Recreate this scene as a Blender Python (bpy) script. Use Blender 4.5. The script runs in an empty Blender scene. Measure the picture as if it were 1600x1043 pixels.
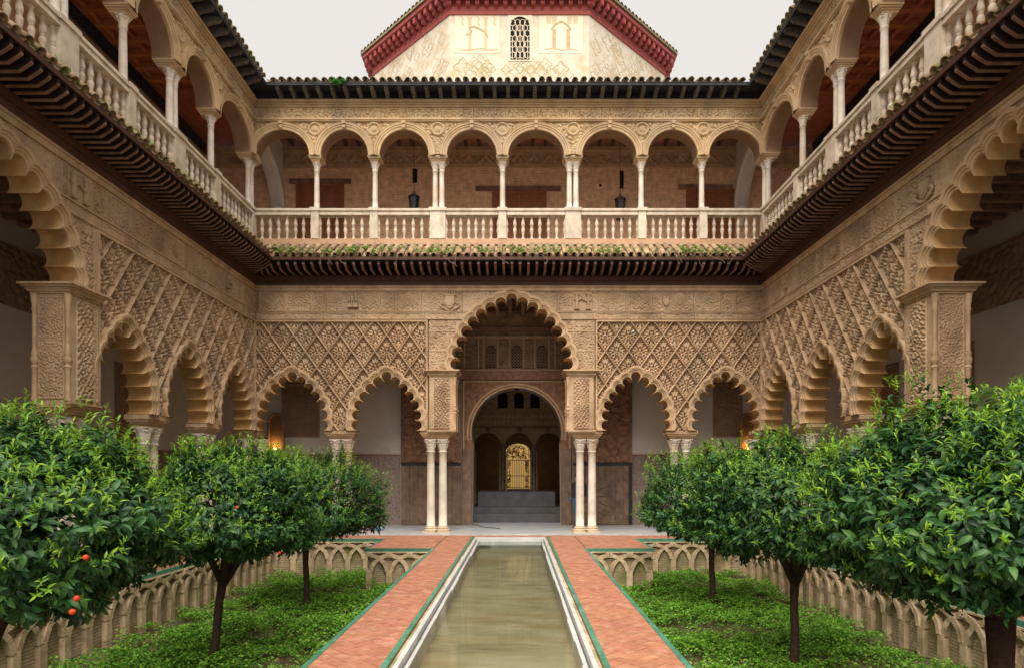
import bpy, bmesh, math, random
import numpy as np
from mathutils import Vector, Matrix
R = math.radians
PI = math.pi
random.seed(7); rng = np.random.default_rng(11)
scene = bpy.context.scene
C = scene.collection

# ------------------------------------------------------------------ camera, world, sun, exposure
FPX, VX, VY, EYE = 1000.0, 809.0, 735.0, 1.86       # focal length and vanishing point of the photograph (1600 px wide)
cam = bpy.data.cameras.new('camera'); co = bpy.data.objects.new('camera', cam); C.objects.link(co)
cam.sensor_width = 36; cam.lens = 36 * FPX / 1600
cam.shift_y = (VY - 521.5) / 1600; cam.shift_x = -(VX - 800) / 1600
cam.clip_start = 0.05; cam.clip_end = 500
co.location = (0, 0, EYE); co.rotation_euler = (R(90), 0, 0)
scene.camera = co

SUN_ELEV, SUN_AZ = 57.0, -9.0      # the brighter part of the cloud cover: behind the camera, a little to its left
world = bpy.data.worlds.new('World'); scene.world = world; world.use_nodes = True
wn, wl = world.node_tree.nodes, world.node_tree.links
sky = wn.new('ShaderNodeTexSky'); sky.sky_type = 'NISHITA'; sky.sun_disc = False
sky.sun_elevation = R(SUN_ELEV); sky.sun_rotation = R(180 + SUN_AZ); sky.dust_density = 6; sky.air_density = 1.5
hs = wn.new('ShaderNodeHueSaturation'); hs.inputs['Saturation'].default_value = 0.15; wl.new(sky.outputs[0], hs.inputs['Color'])
mul = wn.new('ShaderNodeMix'); mul.data_type = 'RGBA'; mul.blend_type = 'MULTIPLY'; mul.inputs[0].default_value = 1
wl.new(hs.outputs[0], mul.inputs[6]); mul.inputs[7].default_value = (0.1, 0.1, 0.1, 1)
mx = wn.new('ShaderNodeMix'); mx.data_type = 'RGBA'; mx.inputs[0].default_value = 0.92
wl.new(mul.outputs[2], mx.inputs[6]); mx.inputs[7].default_value = (0.90, 0.865, 0.82, 1)
bg = wn['Background']; wl.new(mx.outputs[2], bg.inputs[0]); bg.inputs[1].default_value = 0.495

sd = bpy.data.lights.new('sun', 'SUN'); so = bpy.data.objects.new('sun', sd); C.objects.link(so)
sd.energy = 3.6; sd.angle = R(68); sd.color = (1.0, 0.93, 0.82)
az, el = R(SUN_AZ), R(SUN_ELEV)
sdir = Vector((-math.sin(az) * math.cos(el), math.cos(az) * math.cos(el), -math.sin(el)))
so.rotation_euler = sdir.to_track_quat('-Z', 'Y').to_euler()
so.location = (0, -20, 40)
vs = scene.view_settings
vs.view_transform = 'Standard'; vs.look = 'None'; vs.exposure = 1.0; vs.gamma = 1; vs.use_curve_mapping = False
scene.render.engine = 'CYCLES'
scene.cycles.max_bounces = 8; scene.cycles.diffuse_bounces = 5; scene.cycles.transparent_max_bounces = 8
scene.cycles.use_denoising = True

# ------------------------------------------------------------------ materials
MATS = {}
def mat(name, cols, scale=3.0, rough=0.85, bump=0.15, bscale=40.0, detail=6.0, rnd=0.0, spec=0.3, emis=None, wave=None, island=False, stains=None, grey=None):
    """cols: colours of a noise ramp in world space; rnd: tint change from object to object."""
    m = bpy.data.materials.new(name); m.use_nodes = True
    n, l = m.node_tree.nodes, m.node_tree.links
    p = n['Principled BSDF']; p.inputs['Roughness'].default_value = rough
    p.inputs['Specular IOR Level'].default_value = spec
    geo = n.new('ShaderNodeNewGeometry')
    nz = n.new('ShaderNodeTexNoise'); nz.inputs['Scale'].default_value = scale; nz.inputs['Detail'].default_value = detail
    nz.inputs['Roughness'].default_value = 0.62
    l.new(geo.outputs['Position'], nz.inputs['Vector'])
    rp = n.new('ShaderNodeValToRGB'); l.new(nz.outputs['Fac'], rp.inputs[0])
    els = rp.color_ramp.elements
    k = len(cols)
    while len(els) < k: els.new(0.5)
    for i, c in enumerate(cols):
        els[i].position = 0.28 + 0.44 * i / max(1, k - 1); els[i].color = (*c, 1)
    col = rp.outputs[0]
    if stains:
        n2 = n.new('ShaderNodeTexNoise'); n2.inputs['Scale'].default_value = stains[1]; n2.inputs['Detail'].default_value = 8
        mp = n.new('ShaderNodeMapping'); mp.inputs['Scale'].default_value = (1, 1, stains[3] if len(stains) > 3 else 0.45)
        l.new(geo.outputs['Position'], mp.inputs[0]); l.new(mp.outputs[0], n2.inputs['Vector'])
        r2 = n.new('ShaderNodeValToRGB'); r2.color_ramp.elements[0].position = 0.52; r2.color_ramp.elements[1].position = 0.72
        l.new(n2.outputs['Fac'], r2.inputs[0])
        ml = n.new('ShaderNodeMath'); ml.operation = 'MULTIPLY'; ml.inputs[1].default_value = stains[2]; l.new(r2.outputs[0], ml.inputs[0])
        ms = n.new('ShaderNodeMix'); ms.data_type = 'RGBA'; l.new(ml.outputs[0], ms.inputs[0]); l.new(col, ms.inputs[6]); ms.inputs[7].default_value = (*stains[0], 1)
        col = ms.outputs[2]
    if grey:
        n3 = n.new('ShaderNodeTexNoise'); n3.inputs['Scale'].default_value = grey[1]; n3.inputs['Detail'].default_value = 9; n3.inputs['Roughness'].default_value = .68
        mp3 = n.new('ShaderNodeMapping'); mp3.inputs['Location'].default_value = (7.3, 2.1, 4.4); mp3.inputs['Scale'].default_value = (1, 1, .7)
        l.new(geo.outputs['Position'], mp3.inputs[0]); l.new(mp3.outputs[0], n3.inputs['Vector'])
        r3 = n.new('ShaderNodeValToRGB'); r3.color_ramp.elements[0].position = .47; r3.color_ramp.elements[1].position = .66; r3.color_ramp.elements[1].color = (grey[2],) * 3 + (1,)
        l.new(n3.outputs['Fac'], r3.inputs[0])
        m3 = n.new('ShaderNodeMix'); m3.data_type = 'RGBA'; l.new(r3.outputs[0], m3.inputs[0]); l.new(col, m3.inputs[6]); m3.inputs[7].default_value = (*grey[0], 1); col = m3.outputs[2]
    if rnd:
        if island: src = geo.outputs['Random Per Island']
        else:
            oi = n.new('ShaderNodeObjectInfo'); src = oi.outputs['Random']
        mr = n.new('ShaderNodeMapRange'); mr.inputs[3].default_value = 1 - rnd; mr.inputs[4].default_value = 1 + rnd; l.new(src, mr.inputs[0])
        hv = n.new('ShaderNodeHueSaturation'); l.new(mr.outputs[0], hv.inputs['Value']); l.new(col, hv.inputs['Color'])
        mh = n.new('ShaderNodeMapRange'); mh.inputs[3].default_value = 0.5 - rnd * .05; mh.inputs[4].default_value = 0.5 + rnd * .05
        mm = n.new('ShaderNodeMath'); mm.operation = 'FRACT'; mq = n.new('ShaderNodeMath'); mq.operation = 'MULTIPLY'; mq.inputs[1].default_value = 7.31
        l.new(src, mq.inputs[0]); l.new(mq.outputs[0], mm.inputs[0]); l.new(mm.outputs[0], mh.inputs[0]); l.new(mh.outputs[0], hv.inputs['Hue'])
        col = hv.outputs[0]
    l.new(col, p.inputs['Base Color'])
    if bump:
        nb = n.new('ShaderNodeTexNoise'); nb.inputs['Scale'].default_value = bscale; nb.inputs['Detail'].default_value = 5
        l.new(geo.outputs['Position'], nb.inputs['Vector'])
        bp = n.new('ShaderNodeBump'); bp.inputs['Strength'].default_value = bump; bp.inputs['Distance'].default_value = 0.02
        l.new(nb.outputs['Fac'], bp.inputs['Height']); l.new(bp.outputs[0], p.inputs['Normal'])
    if emis:
        p.inputs['Emission Color'].default_value = (*emis[0], 1); p.inputs['Emission Strength'].default_value = emis[1]
    MATS[name] = m
    return m

STUCCO = mat('carved_stucco', [(.26, .165, .098), (.45, .298, .178), (.57, .405, .262)], 2.2, .9, .35, 55, rnd=.08, stains=((.24, .165, .105), 1.3, .6), grey=((.44, .35, .26), .9, .4))
STUCCO2 = mat('frieze_stucco', [(.30, .195, .118), (.47, .32, .195), (.57, .41, .268)], 1.6, .85, .3, 60, rnd=.07, stains=((.26, .18, .115), 1.1, .6), grey=((.42, .34, .255), .8, .45))
MOULD = mat('moulded_stucco', [(.32, .205, .118), (.48, .325, .19), (.57, .415, .265)], 3.5, .85, .25, 45, stains=((.30, .22, .15), 2.0, .45))
OCHRE = mat('bounce_warm_intrados', [(.36, .21, .085), (.50, .30, .12), (.58, .38, .18)], 3.0, .85, .2, 30, stains=((.25, .15, .08), 2.4, .6))  # orange of warm bounced light put into the stucco colour inside the arches
STONE = mat('upper_stone', [(.38, .245, .125), (.53, .37, .205), (.61, .45, .275)], 2.0, .85, .3, 50, rnd=.07, stains=((.30, .21, .135), 1.4, .65), grey=((.40, .32, .24), .7, .5))
SALMON = mat('salmon_plaster', [(.44, .26, .16), (.54, .34, .22)], 2.5, .9, .1, 30)
MARBLE = mat('column_marble', [(.46, .40, .33), (.62, .55, .465), (.70, .63, .545)], 3.2, .55, .06, 30, rnd=.07, stains=((.52, .34, .20), 1.6, .8, .7))
MARBLE2 = mat('balustrade_marble', [(.40, .33, .25), (.56, .475, .375), (.65, .56, .455)], 4.0, .65, .15, 35, rnd=.08, stains=((.40, .29, .19), 3.0, .8))
WHITE = mat('rim_marble', [(.38, .38, .375), (.54, .54, .53)], 2.5, .45, .06, 25, rnd=.05, stains=((.40, .39, .37), 3.0, .5))
PLASTER = mat('white_plaster', [(.52, .46, .40), (.60, .54, .475)], 1.2, .9, .08, 20, stains=((.46, .40, .34), 1.2, .4))
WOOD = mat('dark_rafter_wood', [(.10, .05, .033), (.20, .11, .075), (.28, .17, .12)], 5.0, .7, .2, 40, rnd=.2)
BEAM = mat('red_beam_wood', [(.055, .022, .014), (.10, .04, .025)], 3.0, .6, .15, 30)
DOORW = mat('old_door_wood', [(.09, .055, .037), (.17, .107, .073), (.25, .165, .115)], 4.0, .7, .25, 30, rnd=.12, stains=((.06, .04, .03), 3.0, .6))
DOORC = mat('chestnut_door', [(.19, .065, .026), (.31, .115, .048)], 4.0, .55, .12, 40)
COFFER = mat('coffer_wood', [(.26, .085, .032), (.44, .15, .055)], 4.0, .6, .1, 30, rnd=.18)
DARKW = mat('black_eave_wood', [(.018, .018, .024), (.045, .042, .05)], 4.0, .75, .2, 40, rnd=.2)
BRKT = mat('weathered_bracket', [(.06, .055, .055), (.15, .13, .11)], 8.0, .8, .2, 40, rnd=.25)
BRICKW = None
TILE = mat('clay_roof_tile', [(.17, .11, .062), (.32, .21, .125), (.42, .30, .195)], 7.0, .9, .35, 40, rnd=.25, stains=((.17, .19, .07), 3.0, .8, 1))
TILED = mat('mossy_roof_tile', [(.10, .08, .05), (.21, .16, .10), (.28, .24, .13)], 7.0, .9, .35, 40, rnd=.25, stains=((.18, .20, .05), 3.0, .7, 1))
RED = mat('red_cornice_paint', [(.25, .05, .045), (.35, .085, .075)], 3.0, .75, .12, 30, rnd=.06)
GREEN = mat('green_glazed_tile', [(.035, .13, .085), (.06, .20, .135), (.10, .26, .18)], 14.0, .35, .1, 40, rnd=.2, spec=.5)
TERRA = mat('terracotta_brick', [(.25, .10, .056), (.335, .14, .082), (.40, .19, .12)], 9.0, .75, .2, 60, rnd=.11, stains=((.50, .33, .23), 6.0, .45, 1))
MORTAR = mat('paving_mortar', [(.17, .09, .055), (.27, .155, .10)], 6.0, .95, .2, 50)
FLOORM = mat('gallery_marble', [(.34, .35, .36), (.48, .48, .48)], 1.5, .35, .03, 20, rnd=.06)
CARPET = mat('grey_step', [(.075, .075, .08), (.12, .12, .125)], 3.0, .95, .2, 90)
SOIL = mat('garden_soil', [(.05, .034, .018), (.11, .08, .045), (.16, .13, .07)], 3.0, .95, .6, 25)
TRUNK = mat('orange_tree_bark', [(.022, .012, .008), (.06, .035, .022)], 18.0, .9, .6, 40)
IRON = mat('black_iron', [(.012, .012, .013), (.03, .028, .026)], 10.0, .5, .1, 50)
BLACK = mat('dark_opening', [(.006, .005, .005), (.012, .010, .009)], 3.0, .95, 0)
GARDW = mat('mossy_garden_brick', [(.22, .155, .095), (.36, .265, .175), (.44, .34, .235)], 5.0, .95, .5, 35, rnd=.08, stains=((.085, .095, .022), 1.8, .9, .9))
GARDP = mat('garden_rib_brick', [(.36, .25, .15), (.52, .385, .25), (.60, .47, .33)], 6.0, .95, .5, 35, rnd=.14, stains=((.13, .13, .04), 2.2, .75, .9))
FRESCO = mat('tower_fresco_plaster', [(.52, .42, .30), (.60, .54, .44), (.63, .59, .52)], 1.8, .9, .12, 30, stains=((.52, .36, .18), 1.9, .6, 1))
PAINTO = mat('fresco_ochre_paint', [(.54, .41, .26), (.60, .49, .35)], 4.0, .9, 0)
PAINTR = mat('fresco_red_paint', [(.50, .24, .13), (.66, .44, .29)], 5.0, .9, 0)
PAINTG = mat('fresco_olive_paint', [(.34, .29, .13), (.48, .41, .24)], 5.0, .9, 0)
PAINTC = mat('fresco_pale_paint', [(.70, .58, .43), (.76, .67, .54)], 3.0, .9, 0)
TILEDADO = mat('tile_dado', [(.12, .085, .07), (.22, .165, .14), (.30, .235, .205)], 11.0, .5, .1, 30, rnd=.12)
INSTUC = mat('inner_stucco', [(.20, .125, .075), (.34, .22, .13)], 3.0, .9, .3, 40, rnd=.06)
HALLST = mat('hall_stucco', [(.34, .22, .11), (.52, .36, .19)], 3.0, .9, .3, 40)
UPFLOOR = mat('upper_floor_slab', [(.58, .50, .42), (.68, .60, .52)], 2.0, .8, .1, 30)
RAFT = mat('shaded_rafter', [(.014, .007, .005), (.035, .016, .010)], 5.0, .8, .2, 40, rnd=.2)  # shade of the gaps put into the rafter and soffit colour
FRAMEL = mat('pale_portal_frame', [(.36, .22, .14), (.50, .34, .22)], 5, .8, .2, 40)
LACE = mat('painted_lace_wood', [(.12, .058, .032), (.22, .11, .062), (.30, .175, .105)], 7.0, .7, .2, 30)
FRUIT = mat('orange_peel', [(.42, .022, .006), (.52, .05, .009)], 8.0, .5, .15, 120)
GLOW = mat('sunlit_curtain', [(.8, .55, .2), (.9, .7, .35)], 1.5, .8, 0, emis=((1.0, .62, .20), .22))
GILT = mat('gilt_grille', [(.30, .17, .04), (.45, .28, .08)], 10.0, .45, .1, 40)
BULB = mat('lamp_bulb', [(.9, .7, .4)] * 2, 1, .5, 0, emis=((1.0, .55, .16), 6.0))
NICHE = mat('niche_plaster', [(.13, .065, .028), (.20, .11, .05)], 3.0, .9, .1, 30)
NAVY = mat('navy_cloth', [(.012, .014, .03), (.03, .035, .06)], 12.0, .9, .2, 90)
JEANS = mat('blue_denim', [(.03, .075, .17), (.06, .13, .26)], 14.0, .9, .2, 120)
SKIN = mat('skin', [(.42, .25, .17), (.5, .31, .22)], 6, .6, 0)
HAIR = mat('dark_hair', [(.02, .013, .01), (.04, .026, .018)], 20, .6, .3, 90)
PINK = mat('pink_cloth', [(.40, .12, .2), (.5, .2, .28)], 9, .9, .2, 60)
LBLUE = mat('pale_blue_cloth', [(.22, .30, .42), (.35, .42, .52)], 9, .9, .2, 60)
SIGNM = mat('sign_plate', [(.45, .40, .35), (.5, .45, .4)], 5, .5, 0)
TWIG = mat('dry_twig', [(.20, .14, .10), (.32, .24, .18)], 12, .9, 0)

def leaf_mat(name, cols, rough=.42, trans=.25):
    m = bpy.data.materials.new(name); m.use_nodes = True
    n, l = m.node_tree.nodes, m.node_tree.links
    p = n['Principled BSDF']; p.inputs['Roughness'].default_value = rough; p.inputs['Specular IOR Level'].default_value = .28
    geo = n.new('ShaderNodeNewGeometry'); rp = n.new('ShaderNodeValToRGB')
    els = rp.color_ramp.elements
    while len(els) < len(cols): els.new(.5)
    for i, c in enumerate(cols): els[i].position = i / (len(cols) - 1); els[i].color = (*c, 1)
    l.new(geo.outputs['Random Per Island'], rp.inputs[0]); l.new(rp.outputs[0], p.inputs['Base Color'])
    tr = n.new('ShaderNodeBsdfTranslucent'); l.new(rp.outputs[0], tr.inputs[0])
    mxs = n.new('ShaderNodeMixShader'); mxs.inputs[0].default_value = trans
    l.new(p.outputs[0], mxs.inputs[1]); l.new(tr.outputs[0], mxs.inputs[2]); l.new(mxs.outputs[0], n['Material Output'].inputs[0])
    return m
LEAF = leaf_mat('mature_orange_leaf', [(.010, .038, .014), (.021, .074, .022), (.040, .112, .028), (.066, .155, .028)], .40, .15)
SHOOT = leaf_mat('young_orange_leaf', [(.09, .22, .016), (.17, .34, .022), (.29, .46, .04)], .45, .35)
CLOVER = leaf_mat('clover_leaf', [(.04, .14, .014), (.10, .28, .024), (.18, .40, .036), (.30, .50, .07)], .6, .3)
WEED = leaf_mat('roof_weed_leaf', [(.10, .20, .03), (.20, .31, .05), (.30, .38, .10)], .6, .3)
FERN = leaf_mat('fern_leaf', [(.03, .16, .02), (.06, .26, .03)], .6, .3)

def brick_mat(name, c1, c2, cm, sx, sz, rot=None, axis='wall', mortar=.02, moss=None):
    m = bpy.data.materials.new(name); m.use_nodes = True
    n, l = m.node_tree.nodes, m.node_tree.links
    p = n['Principled BSDF']; p.inputs['Roughness'].default_value = .92
    geo = n.new('ShaderNodeNewGeometry'); sx_ = n.new('ShaderNodeSeparateXYZ'); cb = n.new('ShaderNodeCombineXYZ')
    l.new(geo.outputs['Position'], sx_.inputs[0])
    if axis == 'wall':
        ad = n.new('ShaderNodeMath'); ad.operation = 'ADD'; l.new(sx_.outputs[0], ad.inputs[0]); l.new(sx_.outputs[1], ad.inputs[1])
        l.new(ad.outputs[0], cb.inputs[0]); l.new(sx_.outputs[2], cb.inputs[1])
    else:
        l.new(sx_.outputs[0], cb.inputs[0]); l.new(sx_.outputs[1], cb.inputs[1])
    mp = n.new('ShaderNodeMapping'); l.new(cb.outputs[0], mp.inputs[0])
    if rot: mp.inputs['Rotation'].default_value = (0, 0, rot)
    br = n.new('ShaderNodeTexBrick'); l.new(mp.outputs[0], br.inputs['Vector'])
    br.inputs['Scale'].default_value = 1; br.inputs['Brick Width'].default_value = sx; br.inputs['Row Height'].default_value = sz
    br.inputs['Mortar Size'].default_value = mortar * sz; br.inputs['Color1'].default_value = (*c1, 1); br.inputs['Color2'].default_value = (*c2, 1); br.inputs['Mortar'].default_value = (*cm, 1)
    br.inputs['Mortar Smooth'].default_value = .3
    nz = n.new('ShaderNodeTexNoise'); nz.inputs['Scale'].default_value = 5; nz.inputs['Detail'].default_value = 7; l.new(geo.outputs['Position'], nz.inputs['Vector'])
    mr = n.new('ShaderNodeMapRange'); mr.inputs[1].default_value = .3; mr.inputs[2].default_value = .7; mr.inputs[3].default_value = .72; mr.inputs[4].default_value = 1.25; l.new(nz.outputs['Fac'], mr.inputs[0])
    hv = n.new('ShaderNodeHueSaturation'); l.new(br.outputs['Color'], hv.inputs['Color']); l.new(mr.outputs[0], hv.inputs['Value'])
    colr = hv.outputs[0]
    if moss:
        nm_ = n.new('ShaderNodeTexNoise'); nm_.inputs['Scale'].default_value = 1.3; nm_.inputs['Detail'].default_value = 8; l.new(geo.outputs['Position'], nm_.inputs['Vector'])
        rm_ = n.new('ShaderNodeValToRGB'); rm_.color_ramp.elements[0].position = .46; rm_.color_ramp.elements[1].position = .68; l.new(nm_.outputs['Fac'], rm_.inputs[0])
        mm2 = n.new('ShaderNodeMix'); mm2.data_type = 'RGBA'; l.new(rm_.outputs[0], mm2.inputs[0]); l.new(colr, mm2.inputs[6]); mm2.inputs[7].default_value = (*moss, 1); colr = mm2.outputs[2]
    l.new(colr, p.inputs['Base Color'])
    bp = n.new('ShaderNodeBump'); bp.inputs['Strength'].default_value = .5; bp.inputs['Distance'].default_value = .012; bp.invert = True
    l.new(br.outputs['Fac'], bp.inputs['Height']); l.new(bp.outputs[0], p.inputs['Normal'])
    return m
BRICKW = brick_mat('gallery_brick_wall', (.58, .31, .175), (.70, .41, .245), (.70, .49, .33), .28, .055, mortar=.28)
PAVE = brick_mat('terracotta_paving', (.31, .125, .07), (.38, .165, .098), (.24, .13, .08), .28, .14, rot=R(45), axis='floor', mortar=.05)
NICHEB = brick_mat('garden_niche_brick', (.40, .29, .185), (.50, .38, .25), (.28, .20, .13), .26, .05, mortar=.2, moss=(.17, .155, .05))

# ------------------------------------------------------------------ mesh helpers
class MB:
    def __init__(s): s.v = []; s.f = []; s.n = 0
    def add(s, v, f):
        v = np.asarray(v, dtype=np.float64).reshape(-1, 3)
        o = s.n; s.v.append(v); s.n += len(v)
        s.f.extend([tuple(int(i) + o for i in q) for q in f]); return s
    def box(s, x0, x1, y0, y1, z0, z1):
        v = [(x, y, z) for z in (z0, z1) for y in (y0, y1) for x in (x0, x1)]
        return s.add(v, [(0, 2, 3, 1), (4, 5, 7, 6), (0, 1, 5, 4), (2, 6, 7, 3), (0, 4, 6, 2), (1, 3, 7, 5)])
    def prism(s, poly, b0, b1):                       # polygon in (a, z), pushed along b
        n = len(poly)
        v = [(a, b0, z) for a, z in poly] + [(a, b1, z) for a, z in poly]
        return s.add(v, [tuple(range(n)), tuple(range(2 * n - 1, n - 1, -1))] + [(i, n + i, n + (i + 1) % n, (i + 1) % n) for i in range(n)])
    def hprism(s, poly, z0, z1):                      # polygon in (x, y), pushed along z
        n = len(poly)
        v = [(x, y, z0) for x, y in poly] + [(x, y, z1) for x, y in poly]
        return s.add(v, [tuple(range(n)), tuple(range(2 * n - 1, n - 1, -1))] + [(i, n + i, n + (i + 1) % n, (i + 1) % n) for i in range(n)])
    def xprism(s, poly, x0, x1):                      # polygon in (y, z), pushed along x
        n = len(poly)
        v = [(x0, y, z) for y, z in poly] + [(x1, y, z) for y, z in poly]
        return s.add(v, [tuple(range(n)), tuple(range(2 * n - 1, n - 1, -1))] + [(i, n + i, n + (i + 1) % n, (i + 1) % n) for i in range(n)])
    def rows(s, rows, closed=False):                  # quad strips between rows of points
        k = len(rows[0]); v = [p for r in rows for p in r]; f = []
        for i in range(len(rows) - 1):
            for j in range(k if closed else k - 1):
                j2 = (j + 1) % k
                f.append((i * k + j, i * k + j2, (i + 1) * k + j2, (i + 1) * k + j))
        return s.add(v, f)
    def lathe(s, prof, n=16, c=(0, 0, 0), mod=None):
        rows = []
        for r, z in prof:
            row = []
            for j in range(n):
                t = 2 * PI * j / n; q = r * (mod(t, z) if mod else 1)
                row.append((c[0] + q * math.cos(t), c[1] + q * math.sin(t), c[2] + z))
            rows.append(row)
        s.rows(rows, True)
        o = s.n
        s.add([(c[0], c[1], c[2] + prof[0][1]), (c[0], c[1], c[2] + prof[-1][1])], [])
        k = len(prof)
        base = o - k * n
        s.f.extend([(base + (j + 1) % n, base + j, o) for j in range(n)])
        s.f.extend([(base + (k - 1) * n + j, base + (k - 1) * n + (j + 1) % n, o + 1) for j in range(n)])
        return s
    def tube(s, pts, rad, n=8):
        pts = [Vector(p) for p in pts]
        if not isinstance(rad, (list, tuple)): rad = [rad] * len(pts)
        rows = []
        for i, p in enumerate(pts):
            d = (pts[min(i + 1, len(pts) - 1)] - pts[max(i - 1, 0)]).normalized()
            u = d.cross(Vector((.31, .93, .17))).normalized(); w = d.cross(u)
            rows.append([tuple(p + rad[i] * (math.cos(2 * PI * j / n) * u + math.sin(2 * PI * j / n) * w)) for j in range(n)])
        s.rows(rows, True)
        b = s.n - len(rows) * n
        s.f.append(tuple(range(b, b + n))); s.f.append(tuple(range(s.n - 1, s.n - 1 - n, -1)))
        return s
    def mesh(s, name, m, smooth=False, recalc=True):
        me = bpy.data.meshes.new(name)
        v = np.concatenate(s.v) if s.v else np.zeros((0, 3))
        me.from_pydata(v.tolist(), [], s.f)
        if recalc and len(s.f) < 30000:
            bm = bmesh.new(); bm.from_mesh(me); bmesh.ops.recalc_face_normals(bm, faces=bm.faces); bm.to_mesh(me); bm.free()
        if smooth: me.polygons.foreach_set('use_smooth', [True] * len(me.polygons))
        me.materials.append(m); me.update()
        return me
    def build(s, name, m, parent=None, smooth=False, loc=(0, 0, 0), rotz=0):
        return inst(name, s.mesh(name, m, smooth), parent, loc, rotz)

def inst(name, me, parent=None, loc=(0, 0, 0), rotz=0, scale=None):
    o = bpy.data.objects.new(name, me); C.objects.link(o)
    o.parent = parent; o.location = loc; o.rotation_euler = (0, 0, rotz)
    if scale: o.scale = scale
    return o
def smooth_angle(o, ang=35):
    me = o.data
    me.polygons.foreach_set('use_smooth', [True] * len(me.polygons))
    bm = bmesh.new(); bm.from_mesh(me)
    for e in bm.edges:
        if len(e.link_faces) == 2 and e.calc_face_angle(0) > R(ang): e.smooth = False
    bm.to_mesh(me); bm.free(); return o
def tag(o, label=None, cat=None, group=None, kind=None):
    if label: o['label'] = label
    if cat: o['category'] = cat
    if group: o['group'] = group
    if kind or cat: o['kind'] = kind or 'thing'
    return o
def empty(name, loc=(0, 0, 0), rotz=0):
    o = bpy.data.objects.new(name, None); C.objects.link(o); o.location = loc; o.rotation_euler = (0, 0, rotz); o.empty_display_size = .2
    return o
def struct(name, mb, m, **k):
    return tag(mb.build(name, m, **k), kind='structure')

def in_poly(px, pz, poly):
    ins = np.zeros(px.shape, bool); n = len(poly)
    for i in range(n):
        x0, z0 = poly[i]; x1, z1 = poly[(i + 1) % n]
        if z0 == z1: continue
        c = ((z0 > pz) != (z1 > pz)) & (px < (x1 - x0) * (pz - z0) / (z1 - z0) + x0)
        ins ^= c
    return ins
def grid_mesh(name, A, B, Z, m, keep=None, smooth=True):
    """relief sheet: arrays of a, b (outwards), z over a grid; keep = mask of quads"""
    nr, nc = A.shape
    v = np.stack([A, B, Z], -1).reshape(-1, 3)
    idx = np.arange(nr * nc).reshape(nr, nc)
    q = np.stack([idx[:-1, :-1], idx[1:, :-1], idx[1:, 1:], idx[:-1, 1:]], -1).reshape(-1, 4)
    if keep is not None: q = q[keep.reshape(-1)]
    if len(q) == 0: return None
    used = np.unique(q); rm = np.full(nr * nc, -1); rm[used] = np.arange(len(used))
    v = v[used]; q = rm[q]
    me = bpy.data.meshes.new(name)
    me.vertices.add(len(v)); me.vertices.foreach_set('co', v.ravel())
    me.loops.add(q.size); me.loops.foreach_set('vertex_index', q.ravel().astype(np.int32))
    me.polygons.add(len(q)); me.polygons.foreach_set('loop_start', np.arange(0, q.size, 4, dtype=np.int32))
    me.polygons.foreach_set('use_smooth', np.full(len(q), smooth))
    me.update(calc_edges=True); me.materials.append(m)
    return me
def relief(name, rect, res, fn, m, parent, polys=(), smooth=True, loc=(0, 0, 0), rotz=0):
    a0, a1, z0, z1 = rect
    na, nz_ = max(2, int((a1 - a0) / res)), max(2, int((z1 - z0) / res))
    a = np.linspace(a0, a1, na + 1); z = np.linspace(z0, z1, nz_ + 1)
    A, Z = np.meshgrid(a, z)
    B = fn(A, Z)
    ca = (A[:-1, :-1] + A[1:, 1:]) / 2; cz = (Z[:-1, :-1] + Z[1:, 1:]) / 2
    keep = np.ones(ca.shape, bool)
    for p in polys: keep &= ~in_poly(ca, cz, p)
    me = grid_mesh(name, A, B, Z, m, keep, smooth)
    return inst(name, me, parent, loc, rotz) if me else None

_fields = {}
def labyrinth(A, Z, k, seed, n=14, mirror=None):
    """band-limited noise: its level lines wind like carved tendrils"""
    if seed not in _fields:
        g = np.random.default_rng(seed); t = g.uniform(0, 2 * PI, n); _fields[seed] = (np.cos(t), np.sin(t), g.uniform(0, 2 * PI, n), g.uniform(.8, 1.2, n))
    cx, cz, ph, kk = _fields[seed]
    a = np.abs(A - mirror) if mirror is not None else A
    f = sum(np.cos(k * q * (c * a + s_ * Z) + p) for c, s_, p, q in zip(cx, cz, ph, kk))
    return f / math.sqrt(n)
def sst(e0, e1, x):
    t = np.clip((x - e0) / (e1 - e0), 0, 1); return t * t * (3 - 2 * t)
def arabesque(A, Z, k, seed, depth, mirror=None):
    f = labyrinth(A, Z, k, seed, mirror=mirror); g = labyrinth(A, Z, k * 2.1, seed + 50, mirror=mirror)
    return depth * (sst(.05, .35, np.abs(f)) * .7 + sst(.1, .5, g) * .3) - depth

# ------------------------------------------------------------------ wall frames: a along the wall, b out into the court
XL, XR, YB = -7.81, 7.24, 19.0
FR = {'back': ((0, YB, 0), PI), 'left': ((XL, 0, 0), -PI / 2), 'right': ((XR, 0, 0), PI / 2)}
def AA(side, w): return w if side == 'right' else -w
def W(side, a, b, z=0):
    if side == 'back': return (-a, YB - b, z)
    if side == 'left': return (XL + b, -a, z)
    return (XR - b, a, z)
def wroot(side, name, label, cat, group=None):
    loc, rz = FR[side]; o = empty(name, loc, rz); return tag(o, label, cat, group)
SIDES = ('back', 'left', 'right')
SIDE_TXT = {'back': 'far', 'left': 'left', 'right': 'right'}

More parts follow.
